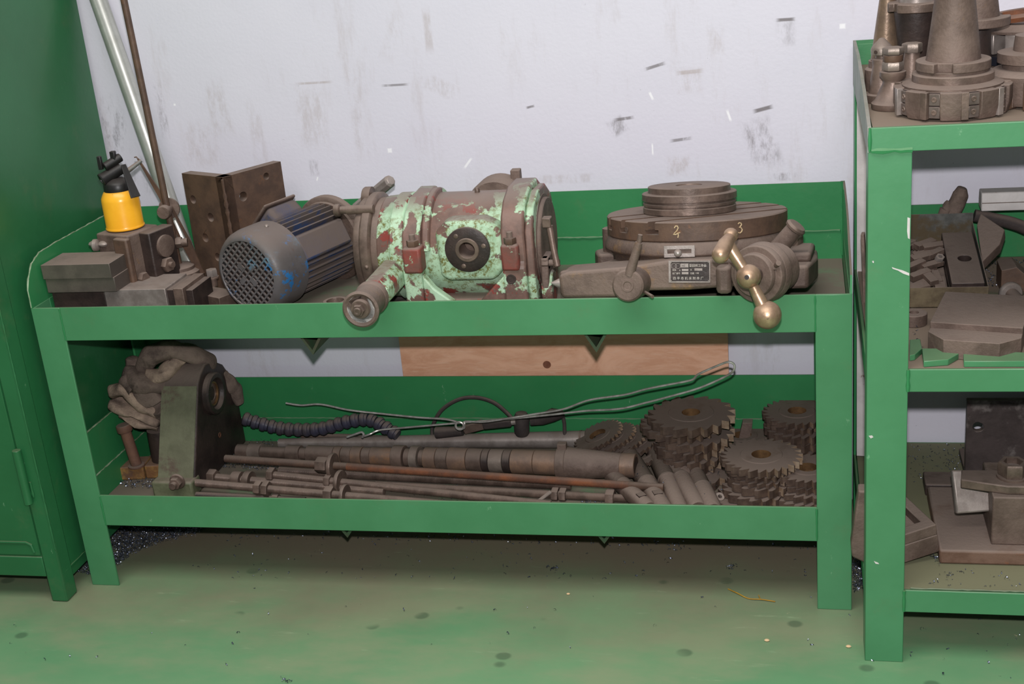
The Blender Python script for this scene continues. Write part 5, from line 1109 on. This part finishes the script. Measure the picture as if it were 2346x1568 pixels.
for i in range(10):
    MB().prism([(0.035, -0.011), (0.064, -0.013), (0.066, 0.010), (0.035, 0.008)], 0.050, 0.082, Matrix.Translation(T8) @ Matrix.Rotation(2*pi*i/10, 4, 'Z')).build('tooth_body', BRIGHT, o, bevel=0.002)
    MB().box((0.050, 0.011, 0.002), (0.0615, 0.017, 0.030), Matrix.Translation(T8) @ Matrix.Rotation(2*pi*i/10, 4, 'Z')).build('insert_wedge', BRIGHT, o)
MB().lathe([(0.0001, 0.082), (0.066, 0.082), (0.067, 0.086), (0.060, 0.096), (0.0001, 0.097)], 40, Matrix.Translation(T8)).build('top_ring', CAST, o)
rp_ = MB().lathe([(0.040, 0), (0.056, 0.001), (0.060, 0.008), (0.052, 0.013), (0.040, 0.012)], 36, fr(T8+V((0, 0, 0.0975)), (-0.10, 0.05, 1)), closed=True).build('grinding_disc', RUST); tag(rp_, 'rough worn disc lying on top of the stacked face mill', 'disc')
T9 = V((aty(2352, 250, -0.05).x+0.012, -0.02, ZS))
o = lathe_thing('face_mill', 'face mill cut off by the right edge in front of the banded one', 'face mill', T9, [(0.0001, 0.004), (0.060, 0.004), (0.064, 0.02), (0.066, 0.046), (0.056, 0.052), (0.044, 0.053), (0.044, 0.060), (0.052, 0.062), (0.052, 0.076), (0.030, 0.078), (0.028, 0.10), (0.0001, 0.1)], CAST, part='cutter_body')
for i in range(10):
    MB().prism([(0.05, -0.014), (0.072, -0.016), (0.076, 0.008), (0.05, 0.010)], 0.0, 0.044, Matrix.Translation(T9) @ Matrix.Rotation(2*pi*i/10+0.2, 4, 'Z')).build('tooth_body', BROWN, o, bevel=0.003)

# ================================================================== RACK, MIDDLE SHELF
ZM = R2+0.0004
# sheet tray full of bits
tray = thing('sheet_tray', 'galvanised sheet tray full of small steel offcuts', 'tray', (1.66, 0.25, ZM))
tx0, tx1, ty0, ty1, tz1 = 1.590, 1.727, 0.128, 0.370, R2+0.040
TILT = Matrix.Translation((0, ty0, ZM)) @ Matrix.Rotation(math.radians(11), 4, 'X') @ Matrix.Translation((0, -ty0, -ZM))
MB().box((tx0, ty0, ZM), (tx1, ty1, ZM+0.002)).build('tray_floor', GALV, tray, smooth=0)
MB().box((tx0, ty0, ZM), (tx1, ty0+0.0015, tz1)).build('front_wall', grime('rusty_tray_edge', (112, 100, 78), (86, 74, 58), 30, 0.6, 0, 0.8, layers=[((122, 122, 116), 12, 0.55, 0.66)]), tray, smooth=0)
MB().box((tx0, ty1-0.0015, ZM), (tx1, ty1, tz1+0.020)).build('back_wall', GALV, tray, smooth=0)
for xx in (tx0, tx1-0.0015): MB().box((xx, ty0+0.0015, ZM), (xx+0.0015, ty1-0.0015, tz1+0.002)).build('side_wall', GALV, tray, smooth=0)
pk = MB().box((1.60, 0.335, ZM), (1.72, 0.365, ZM+0.038)).build('packing_block', DARK, bevel=0.001); tag(pk, 'dark packing block propping up the back of the sheet tray', 'steel block')
TILTED = [tray]
bl = thing('drilled_block', 'dark steel block with one drilled hole lying in the sheet tray', 'steel block', (1.70, 0.23, ZM+0.002))
A_ = [atz(2165, 545, .588), atz(2232, 542, .588), atz(2246, 652, .588), atz(2182, 655, .588)]
ox = (A_[0].x+A_[3].x)/2; 
hc_ = atz(2212, 595, .588)
m = Matrix(((1, 0, 0, 0), (0, 1, 0, 0), (0, 0, 1, 0), (0, 0, 0, 1)))
MB().plate([(1.668, 0.135), (1.7215, 0.135), (1.7215, 0.325), (1.668, 0.325)], [circ(1.698, 0.225, 0.0115, 20)[::-1]], 0.545, 0.570, m).build('block_body', DARK, bl, bevel=0.0015)
MB().box((1.668, 0.135, ZM+0.0025), (1.7215, 0.325, 0.5449)).build('block_base', DARK, bl)
OFFL = ['flat offcut at the far middle of the sheet tray', 'narrow offcut second from the tray back', 'offcut with a bright edge near the tray centre', 'long slanted offcut in the tray centre', 'offcut lying flat near the tray front', 'broad offcut nearest the tray front left', 'offcut beside the bright nut in the tray', 'steep offcut at the far left of the tray', 'steep offcut at the middle left of the tray', 'upright narrow offcut right before the drilled block', 'leaning narrow offcut left of the upright one', 'upright offcut touching the drilled block', 'offcut against the tray back by the drilled block', 'offcut in the front left corner of the tray', 'short offcut between nut and drilled block']
fills = [(2120, 555, 35, .060), (2118, 570, 22, .075), (2112, 585, 28, .070), (2120, 602, 30, .090), (2108, 625, 35, .050), (2105, 640, 40, .055), (2135, 600, 28, .06), (2095, 575, 48, .05), (2095, 605, 40, .05), (2145, 625, 95, .050), (2130, 632, 110, .045), (2158, 635, 88, .045), (2150, 560, 15, .05), (2100, 655, 20, .05), (2160, 575, 40, .04)]
for i, (px, py, an, ln) in enumerate(fills):
    z_ = ZM+0.0025+0.036+(i % 3)*0.0005
    z_ = ZM+0.0025+0.024+(i % 3)*0.0008; d_ = ray(px, py); tq = TILT.inverted(); c0_ = tq @ CAM; d0_ = tq.to_3x3() @ d_; c = c0_+d0_*((z_+0.01-c0_.z)/d0_.z); w = random.uniform(.012, .018)
    c.x = min(max(c.x, tx0+0.024), 1.652); c.y = min(max(c.y, ty0+0.024), 0.345)
    o = MB().box((-min(ln, .042)/2*0.95, -w/2, 0), (min(ln, .042)/2*0.95, w/2, random.uniform(.008, .013)), rotm((c.x, c.y, z_-0.008*(i % 2)), math.radians(an), math.radians(random.uniform(-6, 6)))).build('steel_offcut', random.choice([STEEL, CAST, STEEL]), bevel=0.0006)
    tag(o, OFFL[i], 'steel offcut', 'offcuts in the sheet tray'); TILTED.append(o)
for i in range(14):
    o = MB().box((-0.018, -0.007, 0), (0.018, 0.007, 0.010), rotm((random.uniform(tx0+.02, 1.655), random.uniform(ty0+.02, .325), ZM+0.003+0.0105*(i % 2)), random.uniform(0, 3), 0)).build('steel_offcut', CAST, bevel=0.0006)
    tag(o, 'dusty steel offcut buried low in the heap in the tray', 'steel offcut', 'offcuts in the sheet tray'); TILTED.append(o)
c = atz(2158, 588, 0.583)
o = MB().hexn((1.656, 0.235, ZM+0.035), (0.2, -0.3, 0.9), 0.014, 0.010, 0.004).build('nut', BRIGHT); tag(o, 'bright little nut among the offcuts in the tray', 'nut'); TILTED += [o, bl]
for q in TILTED: q.matrix_basis = TILT @ q.matrix_basis
# glove or rag end poking up behind the tray
gl = rag('work_glove', 'stiff dark glove finger poking up behind the sheet tray', [aty(2172, 512, .392), aty(2190, 470, .392), aty(2202, 445, .392), aty(2208, 428, .392)], [0.016, 0.016, 0.015, 0.008], CLOTHD, 41, 0.012, 0.003, group='gloves on the rack'); gl['label'] = 'stiff dark glove finger poking up behind the sheet tray'
gl = rag('work_glove', 'short dark glove thumb beside the stiff finger', [aty(2156, 508, .392), aty(2168, 480, .392), aty(2182, 465, .392)], [0.010, 0.012, 0.006], CLOTHD, 45, 0.010, 0.003, group='gloves on the rack')
# white channel and dark pipe at the back right
wp = thing('white_cover', 'white box-section strip lying across the dark hose', 'cover', (1.85, .3, .63))
wa, wb = aty(2250, 430, .335), aty(2262, 486, .335)
MB().prism([(-0.020, -0.002), (0.020, 0.0), (0.022, 0.016), (0.018, 0.032), (-0.016, 0.032), (-0.020, 0.014)], 0, 0.32, Matrix(((0, 0, 1, wa.x), (1, 0, 0, .355), (0, 1, 0, wb.z+0.003), (0, 0, 0, 1)))).build('cover_body', WHITEP, wp, bevel=0.002)
MB().box((wa.x+0.001, 0.3342, wb.z+0.016), (wa.x+0.32, 0.337, wb.z+0.0172)).build('seam_line', CAST, wp)
hz = spline([aty(2232, 494, .36), aty(2275, 502, .36), aty(2320, 512, .36), aty(2360, 528, .355), aty(2420, 560, .345), V((2.02, 0.32, ZM+0.012))], 8)
o = MB().tube(hz, 0.0115, 14).build('rubber_hose', RUBBER); tag(o, 'thick dark hose under the white box-section strip', 'hose')
sc_ = [aty(2246, 488, .33), aty(2238, 515, .29), aty(2250, 600, .22), aty(2290, 560, .24), aty(2302, 525, .27)]
o = MB().add([tuple(p) for p in sc_]+[tuple(p+V((0.004, 0.012, -0.02))) for p in sc_], [(0, 1, 2, 3, 4), (9, 8, 7, 6, 5)]+[(i, (i+1) % 5, 5+(i+1) % 5, 5+i) for i in range(5)]).build('curved_guard', CAST, bevel=0.002); tag(o, 'bent dusty sheet piece leaning against the tray side', 'sheet piece')
v1 = atz(2300, 600, 0.54)
vb = thing('vee_block', 'dark brown vee block behind the stepped plate', 'steel block', (v1.x+.02, v1.y, ZM))
MB().prism([(-0.035, 0), (0.055, 0), (0.055, 0.045), (0.038, 0.045), (0.014, 0.022), (-0.010, 0.045), (-0.035, 0.040)], 0, 0.06, Matrix(((1, 0, 0, v1.x+0.012), (0, 0, 1, 0.205), (0, 1, 0, ZM), (0, 0, 0, 1)))).build('block_body', BROWN, vb, bevel=0.001)
tbq = atz(2300, 632, ZM+0.018)
tbo = thing('tee_bolt', 'round headed bolt lying in front of the dark vee block', 'bolt', (tbq.x, tbq.y, ZM))
hd_ = V((tbq.x-0.002, 0.135, ZM+0.0195)); dd = V((0.20, -0.9, -0.06)).normalized()
MB().lathe([(0.0001, 0), (0.018, 0), (0.0195, 0.002), (0.0195, 0.010), (0.018, 0.012), (0.0001, 0.012)], 24, fr(hd_, -dd)).build('bolt_head', BRIGHT, tbo)
MB().cyl(hd_, hd_+dd*0.05, 0.011, n=18).build('shank', STEEL, tbo)
rg2 = atz(2094, 716, ZM+0.02)
o = MB().lathe([(0.008, 0), (0.0205, 0), (0.0215, 0.001), (0.0215, 0.019), (0.0205, 0.020), (0.008, 0.020)], 32, Matrix.Translation((rg2.x, rg2.y, ZM)), closed=True).build('steel_ring', CAST); tag(o, 'thick steel collar lying next to the rack front leg', 'ring')
# large stepped plate
sp_ = thing('stepped_plate', 'heavy steel plate with a stepped clipped-corner front edge', 'steel plate', (1.69, 0.0, ZM))
z1_, z2_ = 0.567, 0.5575
ph_ = [atz(2131, 738, z1_), atz(2344, 752, z1_), atz(2338, 690, z1_), atz(2120, 665, z1_)]
mb = MB(); n4 = [(p.x, p.y) for p in ph_]
ux = (V((n4[1][0]-n4[0][0], n4[1][1]-n4[0][1]))).normalized(); uy = V((-ux.y, ux.x))
c0 = V(n4[0]); wpl = (V(n4[1])-c0).length; dpl = 0.155
mp = Matrix(((ux.x, uy.x, 0, c0.x), (ux.y, uy.y, 0, c0.y), (0, 0, 1, 0), (0, 0, 0, 1)))
MB().box((0, 0, ZM), (wpl, dpl, z1_), mp).build('upper_step', CAST, sp_, bevel=0.0012)
MB().prism([(0.0, 0.0), (0.0, -0.018), (0.028, -0.050), (wpl-0.028, -0.050), (wpl, -0.018), (wpl, 0.0)], ZM, z2_, mp).build('front_step', CAST, sp_, bevel=0.001)
# green offcuts lying along the front rail
for i, (pts, lab) in enumerate(((((2084, 792), (2108, 790), (2112, 812), (2096, 826), (2084, 828)), 'short green painted offcut by the rack front leg'), (((2112, 812), (2198, 812), (2200, 822), (2172, 838), (2116, 842)), 'green painted offcut with a rounded end on the front rail'), (((2206, 814), (2352, 822), (2352, 842), (2208, 842)), 'long green painted strip at the front of the middle shelf'))):
    P = [atz(x, y, ZM) for x, y in pts]; cy_ = min(p.y for p in P)
    P = [(p.x, max(p.y, YR+0.007)) for p in P]
    o = MB().prism(P, ZM, ZM+0.010).build('green_offcut', GREENF, bevel=0.001); tag(o, lab, 'steel offcut')

# ================================================================== RACK, BOTTOM SHELF
ZL = R3+0.0004
ap_ = thing('angle_plate', 'large dark angle plate with one hole standing on the bottom shelf', 'angle plate', (1.85, 0.25, ZL))
aa = aty(2213, 1000, .262); hh = aty(2241, 979, .262)
MB().plate([(aa.x, ZL), (2.15, ZL), (2.15, aty(2214, 918, .262).z), (aa.x, aty(2214, 918, .262).z)], [circ(hh.x, hh.z, 0.0095, 20)[::-1]], 0, 0.014, Matrix(((1, 0, 0, 0), (0, 0, 1, 0.262), (0, 1, 0, 0), (0, 0, 0, 1)))).build('upright', grime('scraped_dark_steel', (88, 78, 76), (70, 62, 60), 14, 0.45, 0.3, 0.6, layers=[((136, 128, 124), 9, 0.49, 0.62)]), ap_, bevel=0.0015)
MB().box((aa.x, 0.276, ZL), (2.15, 0.36, ZL+0.014)).build('base_flange', DARK, ap_, bevel=0.001)
fx = thing('base_fixture', 'rusty base plate carrying an upright steel block', 'fixture', (1.85, 0.0, ZL))
MB().box((1.640, -0.068, ZL), (2.2, 0.17, 0.164)).build('base_plate', grime('rust_edge_plate', (112, 88, 74), (96, 72, 58), 22, 0.65, 0.0, 0.95, layers=[((124, 78, 52), 26, 0.56, 0.68)], bump=0.4), fx, bevel=0.004)
u0 = aty(2270, 1255, -.045); u1_ = aty(2272, 1140, -.045)
MB().box((u0.x, -0.045, 0.164), (2.15, 0.09, u1_.z)).build('upright_block', CAST, fx, bevel=0.0025)
cl_ = thing('strap_clamp', 'bright strap clamp held by a large hex nut over the fixture', 'clamp', (1.75, 0.02, 0.2))
zc = u1_.z+0.0004
fp = [aty(2182, 1078, .02), aty(2268, 1078, .035), aty(2272, 1172, -.005), aty(2192, 1178, -.01)]
nf = (fp[1]-fp[0]).cross(fp[3]-fp[0]).normalized()
if nf.y > 0: nf = -nf
MB().add([tuple(p) for p in fp]+[tuple(p-nf*0.012) for p in fp], [(0, 1, 2, 3), (7, 6, 5, 4), (0, 4, 5, 1), (1, 5, 6, 2), (2, 6, 7, 3), (3, 7, 4, 0)]).build('end_plate', BRIGHT, cl_, bevel=0.003)
MB().prism([(-0.060, -0.014), (0.012, -0.036), (0.2, -0.036), (0.2, 0.024), (-0.055, 0.024)], zc, zc+0.016, Matrix.Translation((u0.x+0.012, 0.0, 0))).build('strap', STEEL, cl_, bevel=0.002)
nq = aty(2322, 1092, -.01)
cbz = zc+0.016
MB().lathe([(0.0001, 0), (0.026, 0), (0.026, 0.004), (0.0001, 0.004)], 28, Matrix.Translation((nq.x, 0.0, cbz))).build('washer', STEEL, cl_)
MB().hexn((nq.x, 0.0, cbz+0.004), (0, 0, 1), 0.042, 0.024, 0.016).build('hex_nut', STEEL, cl_)
MB().cyl((nq.x, 0.0, cbz+0.004), (nq.x, 0.0, cbz+0.018), 0.0141, n=20).build('stud_end', BRIGHT, cl_)
# tilted recessed block left of the fixture
tbk = thing('recessed_block', 'tilted dusty steel block with a recess behind the rack front leg', 'steel block', (1.60, -0.02, ZL))
tm = rotm((1.598, -0.035, ZL+0.019), math.radians(22), math.radians(0), math.radians(-9))
ring_ = MB().plate([(-0.055, -0.035), (0.033, -0.035), (0.033, 0.075), (-0.055, 0.075)], [[(-0.04, -0.012), (-0.04, 0.052), (0.016, 0.052), (0.016, -0.012)]], 0.026, 0.046, tm).build('block_rim', CAST, tbk, bevel=0.002)
MB().box((-0.055, -0.035, -0.008), (0.033, 0.075, 0.026), tm).build('block_body', CAST, tbk, bevel=0.002)
ds = atz(2145, 1112, ZL+0.02)
o = MB().box((ds.x-0.02, ds.y-0.006, ZL), (ds.x+0.07, ds.y+0.05, ZL+0.024)).build('steel_block', DARK, bevel=0.003); tag(o, 'small dark block between the recessed block and the angle plate', 'steel block')

# ================================================================== between bench and rack
o = flat(V((1.531, 0.335, 0.147)), V((1.530, 0.36, 0.845)), 0.020, 0.020, 0.010, (0.1, 1, 0)).build('painted_bar', WHITEP, bevel=0.001); tag(o, 'white painted steel bar standing in the gap beside the rack', 'steel bar')
o = flat(V((1.545, 0.10, 0.142)), V((1.524, 0.19, 0.645)), 0.014, 0.006, 0.012, (0.2, 1, 0.2)).build('flat_bar', STEEL, bevel=0.001); tag(o, 'dusty pointed flat bar leaning in the gap below the white bar', 'steel bar')
gp_ = atz(1968, 1285, 0.06)
m_ = aty(1972, 1230, 0.02)
o = MB().prism([(-0.022, 0), (-0.024, 0.022), (-0.012, 0.125), (0.02, 0.125), (0.02, -0.002), (0.0, -0.012)], 0, 0.03, Matrix(((1, 0, 0, aty(1950, 1270, -.06).x+0.023), (0, 0, 1, -0.075), (0, 1, 0, ZL+0.013), (0, 0, 0, 1)))).build('iron_casting', CAST, bevel=0.003); tag(o, 'brown iron casting peeping out left of the rack leg', 'machine part')

# ================================================================== swarf and litter
def inpoly(x, y, P):
    c = False; j = len(P)-1
    for i in range(len(P)):
        if (P[i][1] > y) != (P[j][1] > y) and x < (P[j][0]-P[i][0])*(y-P[i][1])/(P[j][1]-P[i][1])+P[i][0]: c = not c
        j = i
    return c
def chips(name, label, regions, seed=3, size=1.0, mat=SWARF):
    """curled metal turnings: regions = (photo polygon, surface height, count, pile height)"""
    rnd = random.Random(seed); mb = MB()
    for P, z, n, hp in regions:
        xs = [p[0] for p in P]; ys = [p[1] for p in P]; k = 0; tries = 0
        while k < n and tries < n*20:
            tries += 1
            px, py = rnd.uniform(min(xs), max(xs)), rnd.uniform(min(ys), max(ys))
            if not inpoly(px, py, P): continue
            c = atz(px, py, z)
            if c.y > 0.425: continue
            k += 1
            c = V((c.x, c.y, z+0.0008+rnd.random()*hp)); m = fr(c, (rnd.uniform(-1, 1), rnd.uniform(-1, 1), rnd.uniform(-0.4, 1.2)))
            r = rnd.uniform(.0008, .0024)*size; w = rnd.uniform(.0008, .0020)*size; turns = rnd.uniform(1.2, 5.0); st = rnd.randint(4, 7); pt = rnd.uniform(.2, 1.0)*w
            vs = []; fs = []
            for i in range(st+1):
                a = turns*i/st; vs += [(r*math.cos(a), r*math.sin(a), pt*i*0.5), (r*math.cos(a), r*math.sin(a), pt*i*0.5+w)]
            fs = [(2*i, 2*i+2, 2*i+3, 2*i+1) for i in range(st)]
            mb.add(vs, fs, m)
    lo = min(v[2] for v in mb.v)
    o = mb.build(name, mat, smooth=0); return tag(o, label, 'metal chips', kind='stuff')
chips('swarf_heap', 'heap of dark blue metal turnings on the floor under the bench', [([(168, 1290), (205, 1262), (230, 1330), (175, 1312)], 0, 500, .006), ([(240, 1206), (470, 1214), (447, 1228), (371, 1246), (300, 1275), (262, 1308), (240, 1300)], 0, 3400, .010), ([(1952, 1290), (1984, 1290), (1982, 1352), (1955, 1360)], 0, 420, .008)])
fl_pts = [(620, 1300), (2060, 1300), (2060, 1540), (0, 1540), (0, 1400)]
chips('floor_swarf', 'scattered bright metal turnings strewn over the green floor', [([(480, 1215), (1865, 1250), (1865, 1262), (480, 1235)], 0, 190, .002), ([(500, 1240), (1865, 1262), (1865, 1330), (400, 1330)], 0, 110, .002), (fl_pts, 0, 45, .001), ([(2075, 1410), (2346, 1415), (2346, 1560), (2075, 1560)], 0, 18, .001), ([(1530, 1250), (1560, 1250), (1560, 1265), (1530, 1265)], 0, 14, .004), ([(1665, 1298), (1690, 1298), (1690, 1310), (1665, 1310)], 0, 14, .004), ([(1255, 1300), (1278, 1300), (1278, 1308), (1255, 1308)], 0, 12, .003), ([(640, 1558), (670, 1558), (670, 1567), (640, 1567)], 0, 10, .004)], 11, 1.25)
chips('tray_swarf', 'bright metal turnings scattered on the lower tray floor', [([(505, 1010), (640, 1000), (760, 1060), (640, 1075), (505, 1062)], LF, 500, .003), ([(512, 1056), (560, 1054), (640, 1064), (760, 1070), (750, 1088), (600, 1080), (512, 1074)], LF, 420, .004), ([(270, 1098), (362, 1102), (362, 1122), (285, 1120)], LF, 170, .004), ([(1330, 1145), (1400, 1145), (1400, 1156), (1330, 1156)], LF, 60, .003), ([(1440, 1060), (1660, 1060), (1660, 1150), (1470, 1150)], LF+0.024, 90, .012), ([(860, 1090), (1300, 1140), (1300, 1155), (860, 1150)], LF, 60, .002), ([(1640, 1090), (1700, 1090), (1740, 1155), (1650, 1155)], LF+0.004, 60, .01)], 5)
chips('shelf_swarf', 'small metal turnings scattered on the bottom rack shelf', [([(2085, 1022), (2212, 1022), (2200, 1120), (2085, 1110)], R3, 130, .003), ([(2130, 1275), (2160, 1285), (2150, 1300)], R3, 26, .004), ([(2200, 1300), (2346, 1320), (2346, 1350), (2085, 1345)], R3, 40, .001)], 8)
chips('upper_shelf_swarf', 'metal turnings lying round the bolt on the middle rack shelf', [([(2255, 600), (2346, 600), (2346, 680), (2260, 660)], R2, 130, .004), ([(2085, 690), (2115, 690), (2115, 800), (2085, 800)], R2, 20, .002)], 9)
st_ = spline([atz(1668, 1350, .002), atz(1690, 1360, .003), atz(1715, 1372, .002), atz(1745, 1374, .003), atz(1776, 1379, .002)], 6)
o = MB().tube(st_, 0.0011, 6).tube([atz(1742, 1374, .003), atz(1738, 1364, .004)], 0.0008, 5).build('dry_straw', grime('straw', (176, 138, 40), (150, 112, 30), 30, 0.7, 0, 0, bump=0)); tag(o, 'thin yellow straw lying on the floor by the right leg', 'straw')
for px, py, r, lab in ((1944, 1484, .004, 'pale crumb of stone on the floor near the rack leg'), (1757, 1470, .004, 'small beige crumb on the floor before the bench'), (1302, 1363, .003, 'tiny beige crumb on the floor under the bench middle')):
    c = atz(px, py, 0); mb = MB().ball((c.x, c.y, r*0.5), r, 8, sx=(1.2, 0.9, 0.5)); o = mb.build('stone_crumb', grime('crumb_'+str(px), (222, 190, 150), (200, 170, 130), 40, 0.8, 0, 0, bump=0), smooth=0); o.location.z = 0.0002; tag(o, lab, 'crumb', 'crumbs on the floor')
